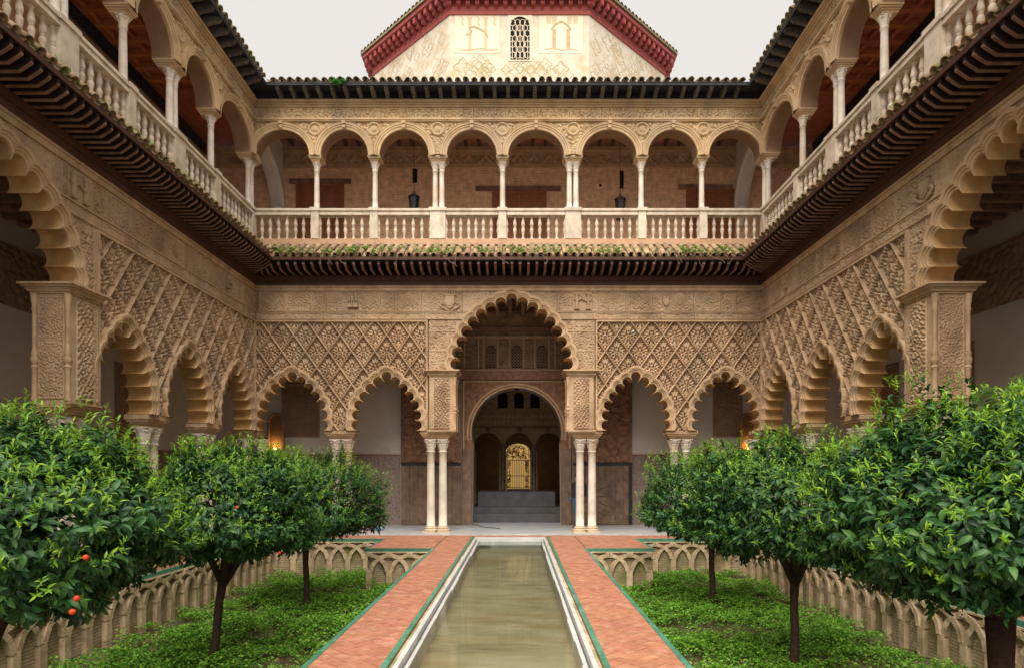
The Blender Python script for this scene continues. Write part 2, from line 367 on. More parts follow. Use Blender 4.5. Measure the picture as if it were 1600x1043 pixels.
# ------------------------------------------------------------------ ground, paths, pool, gardens
GX0, GX1 = -6.7, 6.3                # outer edges of the sunken gardens
PLX, PRX = (-2.06, -1.244), (.82, 1.66)
YN = -2.5
ZG = -1.0
mb = MB(); mb.box(-14, 14, -4, 23, -1.6, -1.25); struct('ground', mb, SOIL)
pv = MB()
pv.box(-3.62, PLX[0], 15.42, 17.6, -.14, -.004); pv.box(PRX[1], 3.22, 15.42, 17.6, -.14, -.004)
pv.box(GX0, PLX[0], 17.6, 18.6, -.14, -.004); pv.box(PRX[1], GX1, 17.6, 18.6, -.14, -.004); pv.box(PLX[1], PRX[0], 18.06, 18.6, -.14, -.004)
pv.box(-7.95, GX0, YN, 18.6, -.14, -.004); pv.box(GX1, 7.4, YN, 18.6, -.14, -.004)
struct('pavement', pv, PAVE)
def clip(poly, x0, x1, y0, y1):
    for ax, lim, sg in ((0, x0, 1), (0, x1, -1), (1, y0, 1), (1, y1, -1)):
        out = []
        for i in range(len(poly)):
            p, q = poly[i], poly[(i + 1) % len(poly)]
            ip, iq = sg * (p[ax] - lim) >= 0, sg * (q[ax] - lim) >= 0
            if ip: out.append(p)
            if ip != iq:
                t = (lim - p[ax]) / (q[ax] - p[ax]); out.append((p[0] + t * (q[0] - p[0]), p[1] + t * (q[1] - p[1])))
        poly = out
        if len(poly) < 3: return []
    return poly
def area(p): return abs(sum(p[i][0] * p[(i + 1) % len(p)][1] - p[(i + 1) % len(p)][0] * p[i][1] for i in range(len(p)))) / 2
GS = .065
for (x0, x1) in (PLX, PRX):
    path = struct('path', MB().box(x0, x1, YN, 18.6, -.14, -.016), MORTAR)
    xa, xb = x0 + GS, x1 - GS
    MB().box(xa, xb, 12.6, 18.6, -.0155, -.002).build('far_paving', PAVE, path)
    L, Wd, g = .285, .142, .005
    c45 = math.sqrt(.5)
    for i in range(-4, 120):
        for j in range(-70, 70):
            # herringbone: pairs of bricks at right angles, turned by 45 degrees
            for kind in (0, 1):
                if kind == 0: u0, v0, du, dv = i * Wd + j * 2 * L / 2 * 1.0, i * Wd - j * L, L, Wd
                else: u0, v0, du, dv = i * Wd + j * L + L, i * Wd - j * L, Wd, L
                if kind == 1: v0 = v0 - L + Wd
                q = [(u0 + g / 2, v0 + g / 2), (u0 + du - g / 2, v0 + g / 2), (u0 + du - g / 2, v0 + dv - g / 2), (u0 + g / 2, v0 + dv - g / 2)]
                q = [((u - v) * c45 + (x0 + x1) / 2, (u + v) * c45 + 3.4) for u, v in q]
                if max(p[0] for p in q) < xa or min(p[0] for p in q) > xb or max(p[1] for p in q) < 4.6 or min(p[1] for p in q) > 12.6: continue
                q = clip(q, xa, xb, 4.6, 12.6)
                if len(q) < 3 or area(q) < .0004: continue
                dz = random.uniform(-.0025, .0015)
                MB().hprism(q, -.0155, dz).build('brick', TERRA, path)
    MB().box(xa, xb, YN, 4.6, -.0155, -.002).build('near_paving', PAVE, path)
    for e, (s0, s1) in enumerate(((x0, xa), (xb, x1))):
        yend = 15.42 if (e == 0) == (x0 < 0) else 18.05
        y = 3.0; me = None
        while y < yend - .01:
            y2 = min(y + .3, yend)
            MB().box(s0 + .002, s1 - .002, y + .003, y2 - .003, -.10, .004 + random.uniform(-.001, .001)).build('green_edge_tile', GREEN, path)
            y = y2
# glazed green edging of the gardens
edge = struct('garden_kerb', MB().box(-3.62, PLX[0] - .0, 15.36, 15.42, -.075, .003), GREEN)
for bx in ((PRX[1], 3.22, 15.36, 15.42), (GX0, -3.56, 17.54, 17.6), (3.16, GX1, 17.54, 17.6), (-3.68, -3.62, 15.36, 17.54), (3.22, 3.28, 15.36, 17.54),
           (GX0, GX0 + .06, 2, 17.54), (GX1 - .06, GX1, 2, 17.54)):
    MB().box(*bx, -.075, .003).build('green_edge_tile', GREEN, edge)

# pool
PX0, PX1, PYE = PLX[1], PRX[0], 18.05
rim = tag(empty('pool_rim', ((PX0 + PX1) / 2, 9, 0)), 'white marble channel rim framing the long narrow pool', 'pool rim')
def wchild(mb_, name, m, root, smooth=False):          # part given in world coordinates
    o = mb_.build(name, m, None, smooth); o.parent = root
    o.matrix_parent_inverse = Matrix.Translation(-Vector(root.location)) if not any(root.rotation_euler) else (Matrix.Translation(root.location) @ root.rotation_euler.to_matrix().to_4x4()).inverted()
    return o
y = 3.0; k = 0
while y < PYE - .3:
    y2 = min(y + random.uniform(.95, 1.25), PYE)
    if PYE - y2 < .4: y2 = PYE - .125
    for sx, x0 in ((1, PX0), (-1, PX1)):
        def xx(d): return x0 + sx * d
        for nm, d0, d1, z0, z1, m in (('brick_lining', .004, .045, -.30, -.03, NICHEB), ('marble_slab', .047, .098, -.40, -.012, WHITE), ('marble_ledge', .118, .165 + random.uniform(-.012, .012), -.40, -.085 + random.uniform(-.004, .004), WHITE)):
            wchild(MB().box(*sorted((xx(d0), xx(d1))), y + .003, y2 - .003, z0, z1), nm, m, rim)
    y = y2
wchild(MB().box(PX0 + .05, PX1 - .05, PYE - .12, PYE - .0, -.4, .0), 'marble_slab', WHITE, rim)
wchild(MB().box(PX0 + .17, PX1 - .17, PYE - .24, PYE - .15, -.4, -.07), 'marble_ledge', WHITE, rim)
wchild(MB().box(PX0 + .2, PX0 + .46, PYE - .30, PYE - .245, -.2, -.03), 'inlet_block', WHITE, rim)
SILT = mat('pool_silt', [(.20, .178, .108), (.335, .30, .20), (.41, .375, .28)], 1.6, .9, .2, 20, stains=((.27, .19, .085), 1.2, .7, 1))
nt_ = SILT.node_tree
for nd in list(nt_.nodes):
    if nd.type == 'TEX_NOISE' and nd.inputs['Scale'].default_value < 5:
        mp_ = nt_.nodes.new('ShaderNodeMapping'); mp_.inputs['Scale'].default_value = (.7, 1.9, 1)
        gg = nt_.nodes.new('ShaderNodeNewGeometry'); nt_.links.new(gg.outputs['Position'], mp_.inputs[0]); nt_.links.new(mp_.outputs[0], nd.inputs['Vector'])
struct('pool_bed', MB().box(PX0 + .1, PX1 - .1, YN, PYE, -.5, -.30), SILT)
WAT = bpy.data.materials.new('pool_water'); WAT.use_nodes = True
n, l = WAT.node_tree.nodes, WAT.node_tree.links; n.remove(n['Principled BSDF'])
tr = n.new('ShaderNodeBsdfTransparent'); tr.inputs[0].default_value = (.88, .90, .84, 1)
gl = n.new('ShaderNodeBsdfGlossy'); gl.inputs['Roughness'].default_value = .03
fr = n.new('ShaderNodeFresnel'); fr.inputs[0].default_value = 1.42
mxs = n.new('ShaderNodeMixShader'); l.new(fr.outputs[0], mxs.inputs[0]); l.new(tr.outputs[0], mxs.inputs[1]); l.new(gl.outputs[0], mxs.inputs[2])
l.new(mxs.outputs[0], n['Material Output'].inputs[0])
tc = n.new('ShaderNodeNewGeometry'); mp = n.new('ShaderNodeMapping'); mp.inputs['Scale'].default_value = (1.2, 5, 1); l.new(tc.outputs['Position'], mp.inputs[0])
nz = n.new('ShaderNodeTexNoise'); nz.inputs['Scale'].default_value = 2.5; nz.inputs['Detail'].default_value = 3; l.new(mp.outputs[0], nz.inputs['Vector'])
bp = n.new('ShaderNodeBump'); bp.inputs['Strength'].default_value = .05; bp.inputs['Distance'].default_value = .02; l.new(nz.outputs['Fac'], bp.inputs['Height'])
l.new(bp.outputs[0], gl.inputs['Normal']); l.new(bp.outputs[0], fr.inputs['Normal'])
wm = MB().add([(PX0 + .12, YN, -.108), (PX1 - .12, YN, -.108), (PX1 - .12, PYE - .2, -.108), (PX0 + .12, PYE - .2, -.108)], [(0, 1, 2, 3)]).mesh('pool_water', WAT, recalc=False)
tag(inst('pool_water', wm), kind='structure')

# sunken gardens: soil, arcaded retaining walls
BAY = .48
def arc_band(r0, r1, t0, t1, n, b0, b1, cz):
    m_ = MB(); rows = []
    for i in range(n + 1):
        t = t0 + (t1 - t0) * i / n
        jit = .004 * ((i * 7) % 3 - 1)
        rows.append([(r0 * math.cos(t), b0, cz + r0 * math.sin(t)), (r0 * math.cos(t), b1 + jit, cz + r0 * math.sin(t)), (r1 * math.cos(t), b1 + jit, cz + r1 * math.sin(t)), (r1 * math.cos(t), b0, cz + r1 * math.sin(t))])
    return m_.rows(rows, True)
ZS = -.60
rib_a = arc_band(.39, .48, PI / 2, PI - .12, 8, -.03, .085, ZS).mesh('arch_rib', GARDP)
rib_b = arc_band(.39, .48, .12, PI / 2, 8, -.03, .078, ZS).mesh('arch_rib', GARDP)
pier_me = MB().box(-.07, .07, -.03, .081, ZG - .1, ZS + .06).mesh('pier', GARDP)
blk = MB(); blk.box(-.075, .075, -.03, .052, -.19, -.105); blk.lathe([(.012, 0), (.012, .004)], 8)
blk = MB().box(-.075, .075, -.03, .092, -.185, -.10).mesh('corbel_block', GARDP)
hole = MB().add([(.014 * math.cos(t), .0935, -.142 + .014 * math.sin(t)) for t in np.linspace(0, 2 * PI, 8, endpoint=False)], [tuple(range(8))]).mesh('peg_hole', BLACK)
def garden_wall(root, p0, p1, rz):
    """arcaded face from p0 to p1 (xy); its outward normal is local +y"""
    d = Vector(p1) - Vector(p0); Ln = d.length; d.normalize(); nrm = Vector((-math.sin(rz), math.cos(rz)))
    k = max(1, round(Ln / BAY)); st = Ln / k
    def put(me, name, t, par=None):
        o = inst(name, me, None, (p0[0] + d.x * t, p0[1] + d.y * t, 0), rz, (st / BAY, 1, 1)); o.parent = root
        o.matrix_parent_inverse = Matrix.Translation(-Vector(root.location)); return o
    for i in range(k + 1):
        put(pier_me, 'pier', i * st)
        if i > 0: put(rib_a if d.dot(Vector((math.cos(rz), math.sin(rz)))) > 0 else rib_b, 'arch_rib', i * st)
        if i < k: put(rib_b if d.dot(Vector((math.cos(rz), math.sin(rz)))) > 0 else rib_a, 'arch_rib', i * st)
        bo = put(blk, 'corbel_block', i * st)
        if 0 < i < k: put(hole, 'peg_hole', i * st)
for gside, (gx_in, gx_out, stepx) in {'left': (PLX[0], GX0, -3.62), 'right': (PRX[1], GX1, 3.22)}.items():
    s = -1 if gside == 'left' else 1
    cx = (gx_in + gx_out) / 2
    struct('garden_bed', MB().box(min(gx_in, gx_out), max(gx_in, gx_out), YN, 17.6, -1.25, ZG), SOIL)
    gw = tag(empty('garden_wall', (gx_out, 10, ZG)), f'sunken brick retaining wall with interlaced arches around {gside} garden', 'garden wall')
    T = .5
    core = MB()
    xo, xo2 = gx_out, gx_out + s * T
    core.box(*sorted((xo + s * .0, xo2)), 2, 17.6, -1.25, -.145)
    core.box(*sorted((stepx + s * .0, gx_out)), 17.6, 18.0, -1.25, -.145)
    core.box(*sorted((gx_in - s * .4, stepx)), 15.42, 15.9, -1.25, -.145)
    core.box(*sorted((stepx - s * .4, stepx)), 15.9, 17.6, -1.25, -.145)
    core.box(*sorted((gx_in - s * .3, gx_in)), YN, 15.42, -1.25, -.145)
    wchild(core, 'brick_face', NICHEB, gw)
    band = MB()
    band.box(*sorted((xo - s * .08, xo)), 2, 17.52, -.105, -.076)
    band.box(*sorted((stepx, gx_out - s * .08)), 17.52, 17.6, -.105, -.076)
    band.box(*sorted((gx_in, stepx)), 15.34, 15.42, -.105, -.076)
    wchild(band, 'string_course', GARDP, gw)
    rz_side = -PI / 2 if s < 0 else PI / 2
    garden_wall(gw, (gx_out, 3.2), (gx_out, 17.55), rz_side)
    garden_wall(gw, (stepx + s * .05, 17.6), (gx_out - s * .05, 17.6), PI)
    garden_wall(gw, (gx_in + s * .05, 15.42), (stepx - s * .05, 15.42), PI)

# ------------------------------------------------------------------ shared column meshes
def cap_mod(h0, h1):
    def f(t, z):
        k = min(1, max(0, (z - h0) / (h1 - h0)))
        return 1 + .20 * k * abs(math.cos(2 * t)) ** 3 + .10 * math.sin(PI * min(1, k * 1.15)) * (.5 + .5 * math.cos(8 * t))
    return f
def col_meshes(h_shaft0, h_shaft1, h_cap, r, base=True, mm=MARBLE):
    out = {}
    if base:
        b = MB(); b.box(-r * 1.75, r * 1.75, -r * 1.75, r * 1.75, 0, .07)
        b.lathe([(r * 1.6, .071), (r * 1.68, .095), (r * 1.6, .12), (r * 1.3, .13), (r * 1.25, .15), (r * 1.4, .165), (r * 1.36, .185), (r * 1.12, .195)], 20)
        out['base'] = b.mesh('base', mat_base, False)
    s_ = MB(); hs_ = h_shaft1 - h_shaft0
    s_.lathe([(r * 1.08, h_shaft0), (r * 1.0, h_shaft0 + .05)] + [(r * (1 - .13 * t ** 1.6), h_shaft0 + .05 + (hs_ - .11) * t) for t in np.linspace(0, 1, 7)] + [(r * 1.02, h_shaft1 - .045), (r * 1.05, h_shaft1 - .02), (r * .9, h_shaft1)], 20)
    out['shaft'] = s_.mesh('shaft', mm, True)
    c_ = MB(); hc = h_cap - h_shaft1
    c_.lathe([(r * .86, h_shaft1), (r * .92, h_shaft1 + hc * .12), (r * 1.0, h_shaft1 + hc * .3), (r * .98, h_shaft1 + hc * .34), (r * 1.1, h_shaft1 + hc * .52), (r * 1.06, h_shaft1 + hc * .56), (r * 1.28, h_shaft1 + hc * .74), (r * 1.42, h_shaft1 + hc * .86), (r * 1.3, h_shaft1 + hc * .9)], 32, mod=cap_mod(h_shaft1, h_cap))
    for t in range(4):                                    # corner volutes
        an = PI / 4 + t * PI / 2
        c_.tube([(r * 1.32 * math.cos(an + e), r * 1.32 * math.sin(an + e), h_shaft1 + hc * .74) for e in (-.16, .16)], r * .26, 8)
    c_.box(-r * 1.32, r * 1.32, -r * 1.32, r * 1.32, h_shaft1 + hc * .9, h_cap)
    out['capital'] = c_.mesh('capital', mm, False)
    return out
mat_base = mat('column_base_stone', [(.50, .37, .24), (.64, .50, .35)], 4, .8, .2, 40)
LOW = col_meshes(.19, 2.47, 2.81, .125)
ORD = ['first', 'second', 'third', 'fourth', 'fifth', 'sixth', 'seventh', 'eighth', 'ninth', 'tenth', 'eleventh', 'twelfth', 'thirteenth', 'fourteenth']
def column(meshes, loc, label, group, rz=0):
    o = empty('marble_column', loc, rz); tag(o, label, 'column', group)
    for k_, me in meshes.items(): inst(k_, me, o)
    return o

# ------------------------------------------------------------------ lower arcades
def foil_centres(prof, hw, zb, zt, n):
    pts = [(x * hw, zb + (zt - zb) * z) for x, z in prof]
    seg = [math.dist(pts[i], pts[i + 1]) for i in range(len(pts) - 1)]; Ltot = sum(seg)
    out = []
    for i in range(n + 1):
        t = Ltot * i / n; j = 0
        while j < len(seg) - 1 and t > seg[j]: t -= seg[j]; j += 1
        u = min(1, t / seg[j]); out.append((pts[j][0] + u * (pts[j + 1][0] - pts[j][0]), pts[j][1] + u * (pts[j + 1][1] - pts[j][1])))
    right = out; left = [(-x, z) for x, z in out[1:]]
    return left[::-1] + right, Ltot / n
SMALL = [(0, 1), (.29, .89), (.54, .755), (.73, .60), (.90, .44), (.98, .25), (1.0, 0)]
BIG = [(0, 1), (.195, .94), (.39, .86), (.56, .75), (.72, .62), (.83, .47), (.90, .32), (.97, .17), (1, 0)]
class Foil:
    def __init__(s, a, prof, hw, zs, zt, n):
        cs, d = foil_centres(prof, hw, zs + d0(prof, hw, zs, zt, n), zt, n)
        s.cs = [(a + x, z) for x, z in cs]; s.d = d; s.r = d * .485; s.tip = d * .20; s.zs = zs; s.a = a; s.hw = hw; s.zc = (zs + zt) / 2 - .3
    def outline(s, delta, k=11):
        Rr = s.r + delta; cs = s.cs; pts = []; ang = []
        for i in range(len(cs) - 1):
            (x0, z0), (x1, z1) = cs[i], cs[i + 1]
            dx, dz = x1 - x0, z1 - z0; dd = math.hypot(dx, dz)
            mx_, mz_ = (x0 + x1) / 2, (z0 + z1) / 2
            nx, nz_ = -dz / dd, dx / dd
            if nx * (mx_ - s.a) + nz_ * (mz_ - s.zc) < 0: nx, nz_ = -nx, -nz_
            h = math.sqrt(Rr * Rr - dd * dd / 4) if Rr > dd / 2 else 0
            h -= s.tip * max(0, 1 - delta / .035)                 # cusps taper to a point inside the opening
            ang.append((mx_ + nx * h, mz_ + nz_ * h))
        for i, (cx, cz) in enumerate(cs):
            p0 = ang[i - 1] if i > 0 else (cx, cz - Rr)
            p1 = ang[i] if i < len(cs) - 1 else (cx, cz - Rr)
            t0 = math.atan2(p0[1] - cz, p0[0] - cx); t1 = math.atan2(p1[1] - cz, p1[0] - cx)
            while t1 >= t0: t1 -= 2 * PI                     # run clockwise: left foot, over the top, right foot
            for j in range(k):
                if j == 0: x, z = p0
                elif j == k - 1: x, z = p1
                else:
                    t = t0 + (t1 - t0) * (.07 + .86 * (j - 1) / (k - 3)); x, z = cx + Rr * math.cos(t), cz + Rr * math.sin(t)
                pts.append((x, max(s.zs, z)))
        return pts
def d0(prof, hw, zs, zt, n):
    r = .16
    for _ in range(6):
        _, d = foil_centres(prof, hw, zs + r, zt, n); r = d * .515
    return r
RING = [(0, -.02), (0, .015), (.014, .024), (.045, .024), (.05, .05), (.09, .05), (.096, .082), (.15, .09), (.168, .078), (.17, -.08)]
def foil_arch(root, f, T):
    rows = [[(x, b, z) for x, z in f.outline(dl)] for dl, b in RING]
    MB().rows(rows).build('arch_moulding', MOULD, root)
    o = f.outline(0)
    smooth_angle(MB().rows([[(x, -T, z) for x, z in o], [(x, -T * .5, z) for x, z in o], [(x, -.02, z) for x, z in o]]).build('arch_intrados', OCHRE, root), 40)

# one diamond of the lattice: scalloped ribs round a pierced palmette
DW, DH, ND = .69, .97, 46
def diamond_field(S, Tt, seed):
    a = (S - Tt) * DW / 2; z = (S + Tt - 1) * DH / 2
    x = np.abs(a)
    h = np.full(a.shape, -.072)
    def blob(cx, cz, rx, rz, lev, rot=0.0, soft=.35):
        dx, dz = x - cx, z - cz
        u = dx * math.cos(rot) + dz * math.sin(rot); w = -dx * math.sin(rot) + dz * math.cos(rot)
        q = (u / rx) ** 2 + (w / rz) ** 2
        return np.where(q < 1, lev * (1 - soft * q), -9)
    def lift(v): 
        nonlocal h; h = np.maximum(h, v)
    def base(v, lev): return np.where(v > -5, lev + v - .024, -9)
    lift(base(blob(0, -.02, .19, .30, .025), -.06))
    for cx, cz, rx, rz, rot in ((.10, .10, .035, .085, -.7), (.155, .03, .03, .08, -1.25), (.13, -.07, .03, .075, -2.0), (.075, -.16, .03, .075, -2.5), (.05, .17, .03, .08, -.35), (0, .20, .032, .085, 0), (0, -.25, .04, .10, 0), (.19, -.02, .024, .05, -1.5), (.085, .25, .02, .04, -.4), (.06, -.29, .018, .04, .5)):
        lift(base(blob(cx, cz, rx, rz, .05, rot), -.035))
    for cx, cz, r_ in ((.21, .06, .034), (.17, .13, .028), (.16, -.13, .030), (0, .06, .05), (.05, .33, .022), (0, .37, .022), (.02, -.36, .026), (.10, -.24, .024)):
        lift(base(blob(cx, cz, r_, r_, .045, 0, .6), -.025))
    for cx, cz, r_ in ((0, -.08, .085),):
        q = np.hypot(x - cx, z - cz); lift(np.where(np.abs(q - r_ * .8) < .017, .012, -9))
    for cx, cz, r_ in ((.052, .06, .019), (.11, -.02, .022), (.065, .115, .016), (.035, -.145, .016), (.115, .165, .018), (.19, -.075, .016), (0, .125, .018), (.235, .015, .014), (.065, -.225, .017), (.14, -.19, .014), (.03, .285, .012)):
        q = np.hypot(x - cx, z - cz); h = np.where(q < r_ * 1.1, -.14, h)
    h = np.where(np.hypot(x, z + .08) < .03, -.01, h)
    f = labyrinth(a, z, 62, 300 + seed); h = h + np.where(h < -.1, 0, np.where(h < -.06, .016 * sst(-.1, .5, f), .005 * f))
    # ribs along the four edges
    e = np.minimum(np.minimum(S, 1 - S), np.minimum(Tt, 1 - Tt)) * .595 * .945
    run = np.where(np.minimum(S, 1 - S) < np.minimum(Tt, 1 - Tt), Tt, S)
    wv = .028 + .010 * np.sin(2 * PI * 9 * run)
    rb = np.where(e < wv * .5, .042, np.where(e < wv, .022 + .010 * np.cos(2 * PI * 9 * run), -9)); h = np.where((e >= wv) & (e < wv + .02), np.minimum(h, -.085), h)
    return np.maximum(h, rb), a, z
_s = np.linspace(0, 1, ND + 1); _S, _T = np.meshgrid(_s, _s)
DIA = [diamond_field(_S, _T, k_) for k_ in range(4)]
DIA_ME = [grid_mesh('carved_diamond', a_, h_, z_, STUCCO) for h_, a_, z_ in DIA]
def sebka(root, rect, ztop, foils, a_phase):
    a0, a1, z0, z1 = rect
    polys = [f.outline(.145) for f in foils]
    rows_ = int((z1 - z0) / (DH / 2)) + 3
    for rI in range(-1, rows_):
        cz = ztop - DH / 2 * rI
        off = (rI % 2) * DW / 2 + a_phase
        i0 = int((a0 - off) / DW) - 1
        for i in range(i0, int((a1 - off) / DW) + 3):
            ca = off + i * DW
            if ca + DW / 2 < a0 or ca - DW / 2 > a1 or cz + DH / 2 < z0 or cz - DH / 2 > z1: continue
            kk = (i * 3 + rI * 5) % 4; h_, a_, z_ = DIA[kk]
            am, zm = (a_[:-1, :-1] + a_[1:, 1:]) / 2 + ca, (z_[:-1, :-1] + z_[1:, 1:]) / 2 + cz
            keep = (am > a0) & (am < a1) & (zm > z0) & (zm < z1)
            for p in polys: keep &= ~in_poly(am, zm, p)
            if keep.all(): inst('carved_diamond', DIA_ME[kk], root, (ca, 0, cz))
            elif keep.sum() > 25:
                me = grid_mesh('carved_diamond', a_, h_, z_, STUCCO, keep); inst('carved_diamond', me, root, (ca, 0, cz))

def framed(fn, rect, bw, lev):
    a0, a1, z0, z1 = rect
    def f(A, Z):
        d = np.minimum(np.minimum(A - a0, a1 - A), np.minimum(Z - z0, z1 - Z))
        return np.where(d < bw * .3, -.03, np.where(d < bw, lev, fn(A, Z)))
    return f
FRZ = []
def frieze_mesh(w, hgt, seed, k=40, depth=.05, m=None, res=.014):
    rect = (-w / 2, w / 2, 0, hgt)
    def fn(A, Z):
        q = arabesque(A, Z, k, seed, depth, mirror=0)
        fr_ = np.abs(np.minimum(np.abs(A) / (w / 2), 1) ** 4 + np.abs((Z - hgt / 2) / (hgt / 2)) ** 4 - .62)
        return np.where(fr_ < .07, .010, q)
    na, nz_ = int(w / res), int(hgt / res)
    A, Z = np.meshgrid(np.linspace(-w / 2, w / 2, na + 1), np.linspace(0, hgt, nz_ + 1))
    return grid_mesh('frieze_panel', A, framed(fn, rect, .03, .012)(A, Z), Z, m or STUCCO2)
FR_W, FR_H = .80, .60
FRZ = [frieze_mesh(FR_W, FR_H, s_) for s_ in (21, 22, 23, 24)]
FRN = [frieze_mesh(.42, FR_H, s_, 44) for s_ in (25, 26)]
LOWB = [frieze_mesh(1.0, .22, s_, 64, .035) for s_ in (31, 32)]

def shield(root, a, z, kind, sc=1.0):
    """heraldic relief: 0 crowned shield on a scroll, 1 castle, 2 two pillars, 3 plain shield"""
    m_ = MB(); s_ = sc
    if kind in (0, 3):
        sh = [(-.12, .15), (.12, .15), (.125, -.02), (.08, -.13), (0, -.19), (-.08, -.13), (-.125, -.02)]
        m_.prism([(a + x * s_, z + y_ * s_) for x, y_ in sh], -.03, .065)
        m_.prism([(a + x * s_ * .72, z + .01 + y_ * s_ * .72) for x, y_ in sh], .06, .085)
        if kind == 0:
            for i in range(5): m_.prism([(a + s_ * (-.13 + .065 * i - .022), z + s_ * .17), (a + s_ * (-.13 + .065 * i + .022), z + s_ * .17), (a + s_ * (-.13 + .065 * i), z + s_ * (.27 + .03 * (i % 2)))], -.03, .07)
            m_.box(a - .15 * s_, a + .15 * s_, -.03, .075, z + .155 * s_, z + .185 * s_)
            for q in (-1, 1):
                m_.tube([(a + q * s_ * x, .04, z + s_ * y_) for x, y_ in ((.02, -.24), (.10, -.20), (.18, -.16), (.24, -.10), (.22, -.04), (.17, -.06))], .03 * s_, 6)
    elif kind == 1:
        m_.box(a - .16 * s_, a + .16 * s_, -.03, .10, z - .17 * s_, z - .12 * s_); m_.box(a - .14 * s_, a + .14 * s_, -.03, .06, z - .12 * s_, z - .02 * s_)
        for q in (-1, 0, 1):
            m_.box(a + (q * .105 - .036) * s_, a + (q * .105 + .036) * s_, -.03, .10 + .02 * (q == 0), z - .12 * s_, z + (.07 + .06 * (q == 0)) * s_)
            for e in (-1, 1): m_.box(a + (q * .105 + e * .026 - .012) * s_, a + (q * .105 + e * .026 + .012) * s_, -.03, .10, z + (.07 + .06 * (q == 0)) * s_, z + (.11 + .06 * (q == 0)) * s_)
            MB().box(a + (q * .105 - .016) * s_, a + (q * .105 + .016) * s_, .09, .124 if q == 0 else .104, z - .06 * s_, z + .02 * s_).build('castle_window', BLACK, root)
    else:
        m_.box(a - .27 * s_, a + .27 * s_, -.03, .025, z - .27 * s_, z + .27 * s_)
        for q in (-1, 1):
            m_.tube([(a + q * .16 * s_, .045, z - .2 * s_), (a + q * .16 * s_, .045, z + .17 * s_)], .045 * s_, 10)
            m_.box(a + (q * .16 - .07) * s_, a + (q * .16 + .07) * s_, .02, .09, z - .235 * s_, z - .20 * s_)
            m_.box(a + (q * .16 - .07) * s_, a + (q * .16 + .07) * s_, .02, .09, z + .17 * s_, z + .21 * s_)
        m_.tube([(a + s_ * x, .065, z + s_ * y_) for x, y_ in ((-.24, .05), (-.16, -.04), (-.05, .02), (.05, .06), (.16, -.02), (.24, .06))], .025 * s_, 6)
    return m_.build('coat_of_arms', STUCCO2, root)

def steps_box(m_, a0, a1, b0, b1, z0, z1, outs):
    """stack of slabs whose overhang follows outs: a simple run moulding on all sides"""
    k = len(outs); dz = (z1 - z0) / k
    for i, o_ in enumerate(outs): m_.box(a0 - o_, a1 + o_, b0 - o_, b1 + o_, z0 + i * dz + (.0005 if i else 0), z0 + (i + 1) * dz)
    return m_
def colonnette(m_, a, b, z0, z1, r):
    Ht = z1 - z0
    m_.lathe([(r * 1.3, 0), (r * 1.3, .05), (r, .07), (r * 1.05, Ht * .30), (r * 1.5, Ht * .32), (r * .9, Ht * .34), (r * 1.5, Ht * .37), (r * 1.6, Ht * .40), (r * 1.0, Ht * .43), (r * 1.4, Ht * .45), (r * .85, Ht * .48), (r * .9, Ht * .84), (r * 1.2, Ht * .86), (r * .9, Ht * .88), (r * 1.5, Ht * .97), (r * 1.5, Ht)], 12, (a, b, z0))
def pier(root, a0, a1, z0, z1, inner, cor):
    """carved block above the columns; inner = sign of a pointing to the tall arch"""
    B0, B1 = -.60, .05
    MB().box(a0, a1, B0, B1, z0, z1).build('pier_block', STUCCO, root)
    w = a1 - a0
    lo, hi = (a0 + .02, a1 - .14) if inner > 0 else (a0 + .14, a1 - .02)
    split = lo + .13 if inner > 0 else hi - .13
    def latt(A, Z):
        f = labyrinth(A, Z, 95, 61, mirror=(lo + hi) / 2); g = np.cos(PI * 2 * (A - lo) / .11) * np.cos(Z * 2 * PI / .15) + .6 * np.cos(PI * 4 * (A - lo) / .11 + Z * 2 * PI / .075)
        return .02 + .04 * (sst(-.1, .3, f * .6 + g * .7) - 1)
    p1 = (lo, split, z0 + .04, z1 - .04) if inner > 0 else (split, hi, z0 + .04, z1 - .04)
    p2 = (split, hi, z0 + .04, z1 - .04) if inner > 0 else (lo, split, z0 + .04, z1 - .04)
    relief('carved_strip', p1, .014, lambda A, Z: B1 + .032 + framed(lambda a, z: arabesque(a, z, 70, 71, .02), p1, .022, 0)(A, Z), STUCCO2, root)
    relief('carved_panel', p2, .014, lambda A, Z: B1 + .035 + framed(latt, p2, .028, .0)(A, Z), STUCCO, root)
    # face towards the arch opening
    ae = a1 if inner > 0 else a0
    bb = np.linspace(B0 + .10, B1 - .09, 44); zz = np.linspace(z0 + .04, z1 - .04, 150); Bg, Zg = np.meshgrid(bb, zz)
    hh = .02 + framed(lambda a, z: arabesque(a, z, 62, 77, .045, mirror=(bb[0] + bb[-1]) / 2), (bb[0], bb[-1], zz[0], zz[-1]), .025, 0)(Bg, Zg)
    me = grid_mesh('carved_panel', ae + inner * hh, Bg, Zg, STUCCO); inst('carved_panel', me, root)
    for b_ in (B0 + .045, B1 - .03):
        m_ = MB(); colonnette(m_, ae + inner * .012, b_, z0 + .01, z1 - .01, .042); smooth_angle(m_.build('colonnette', MOULD, root), 50)
    smooth_angle(steps_box(MB(), a0, a1, B0, B1, z1, z1 + cor, (.03, .06, .075, .12, .16)).build('cornice', MOULD, root), 20)
    steps_box(MB(), a0, a1, B0, B1, z0 - .10, z0 - .0005, (-.02, .02, .05)).build('base_moulding', MOULD, root)

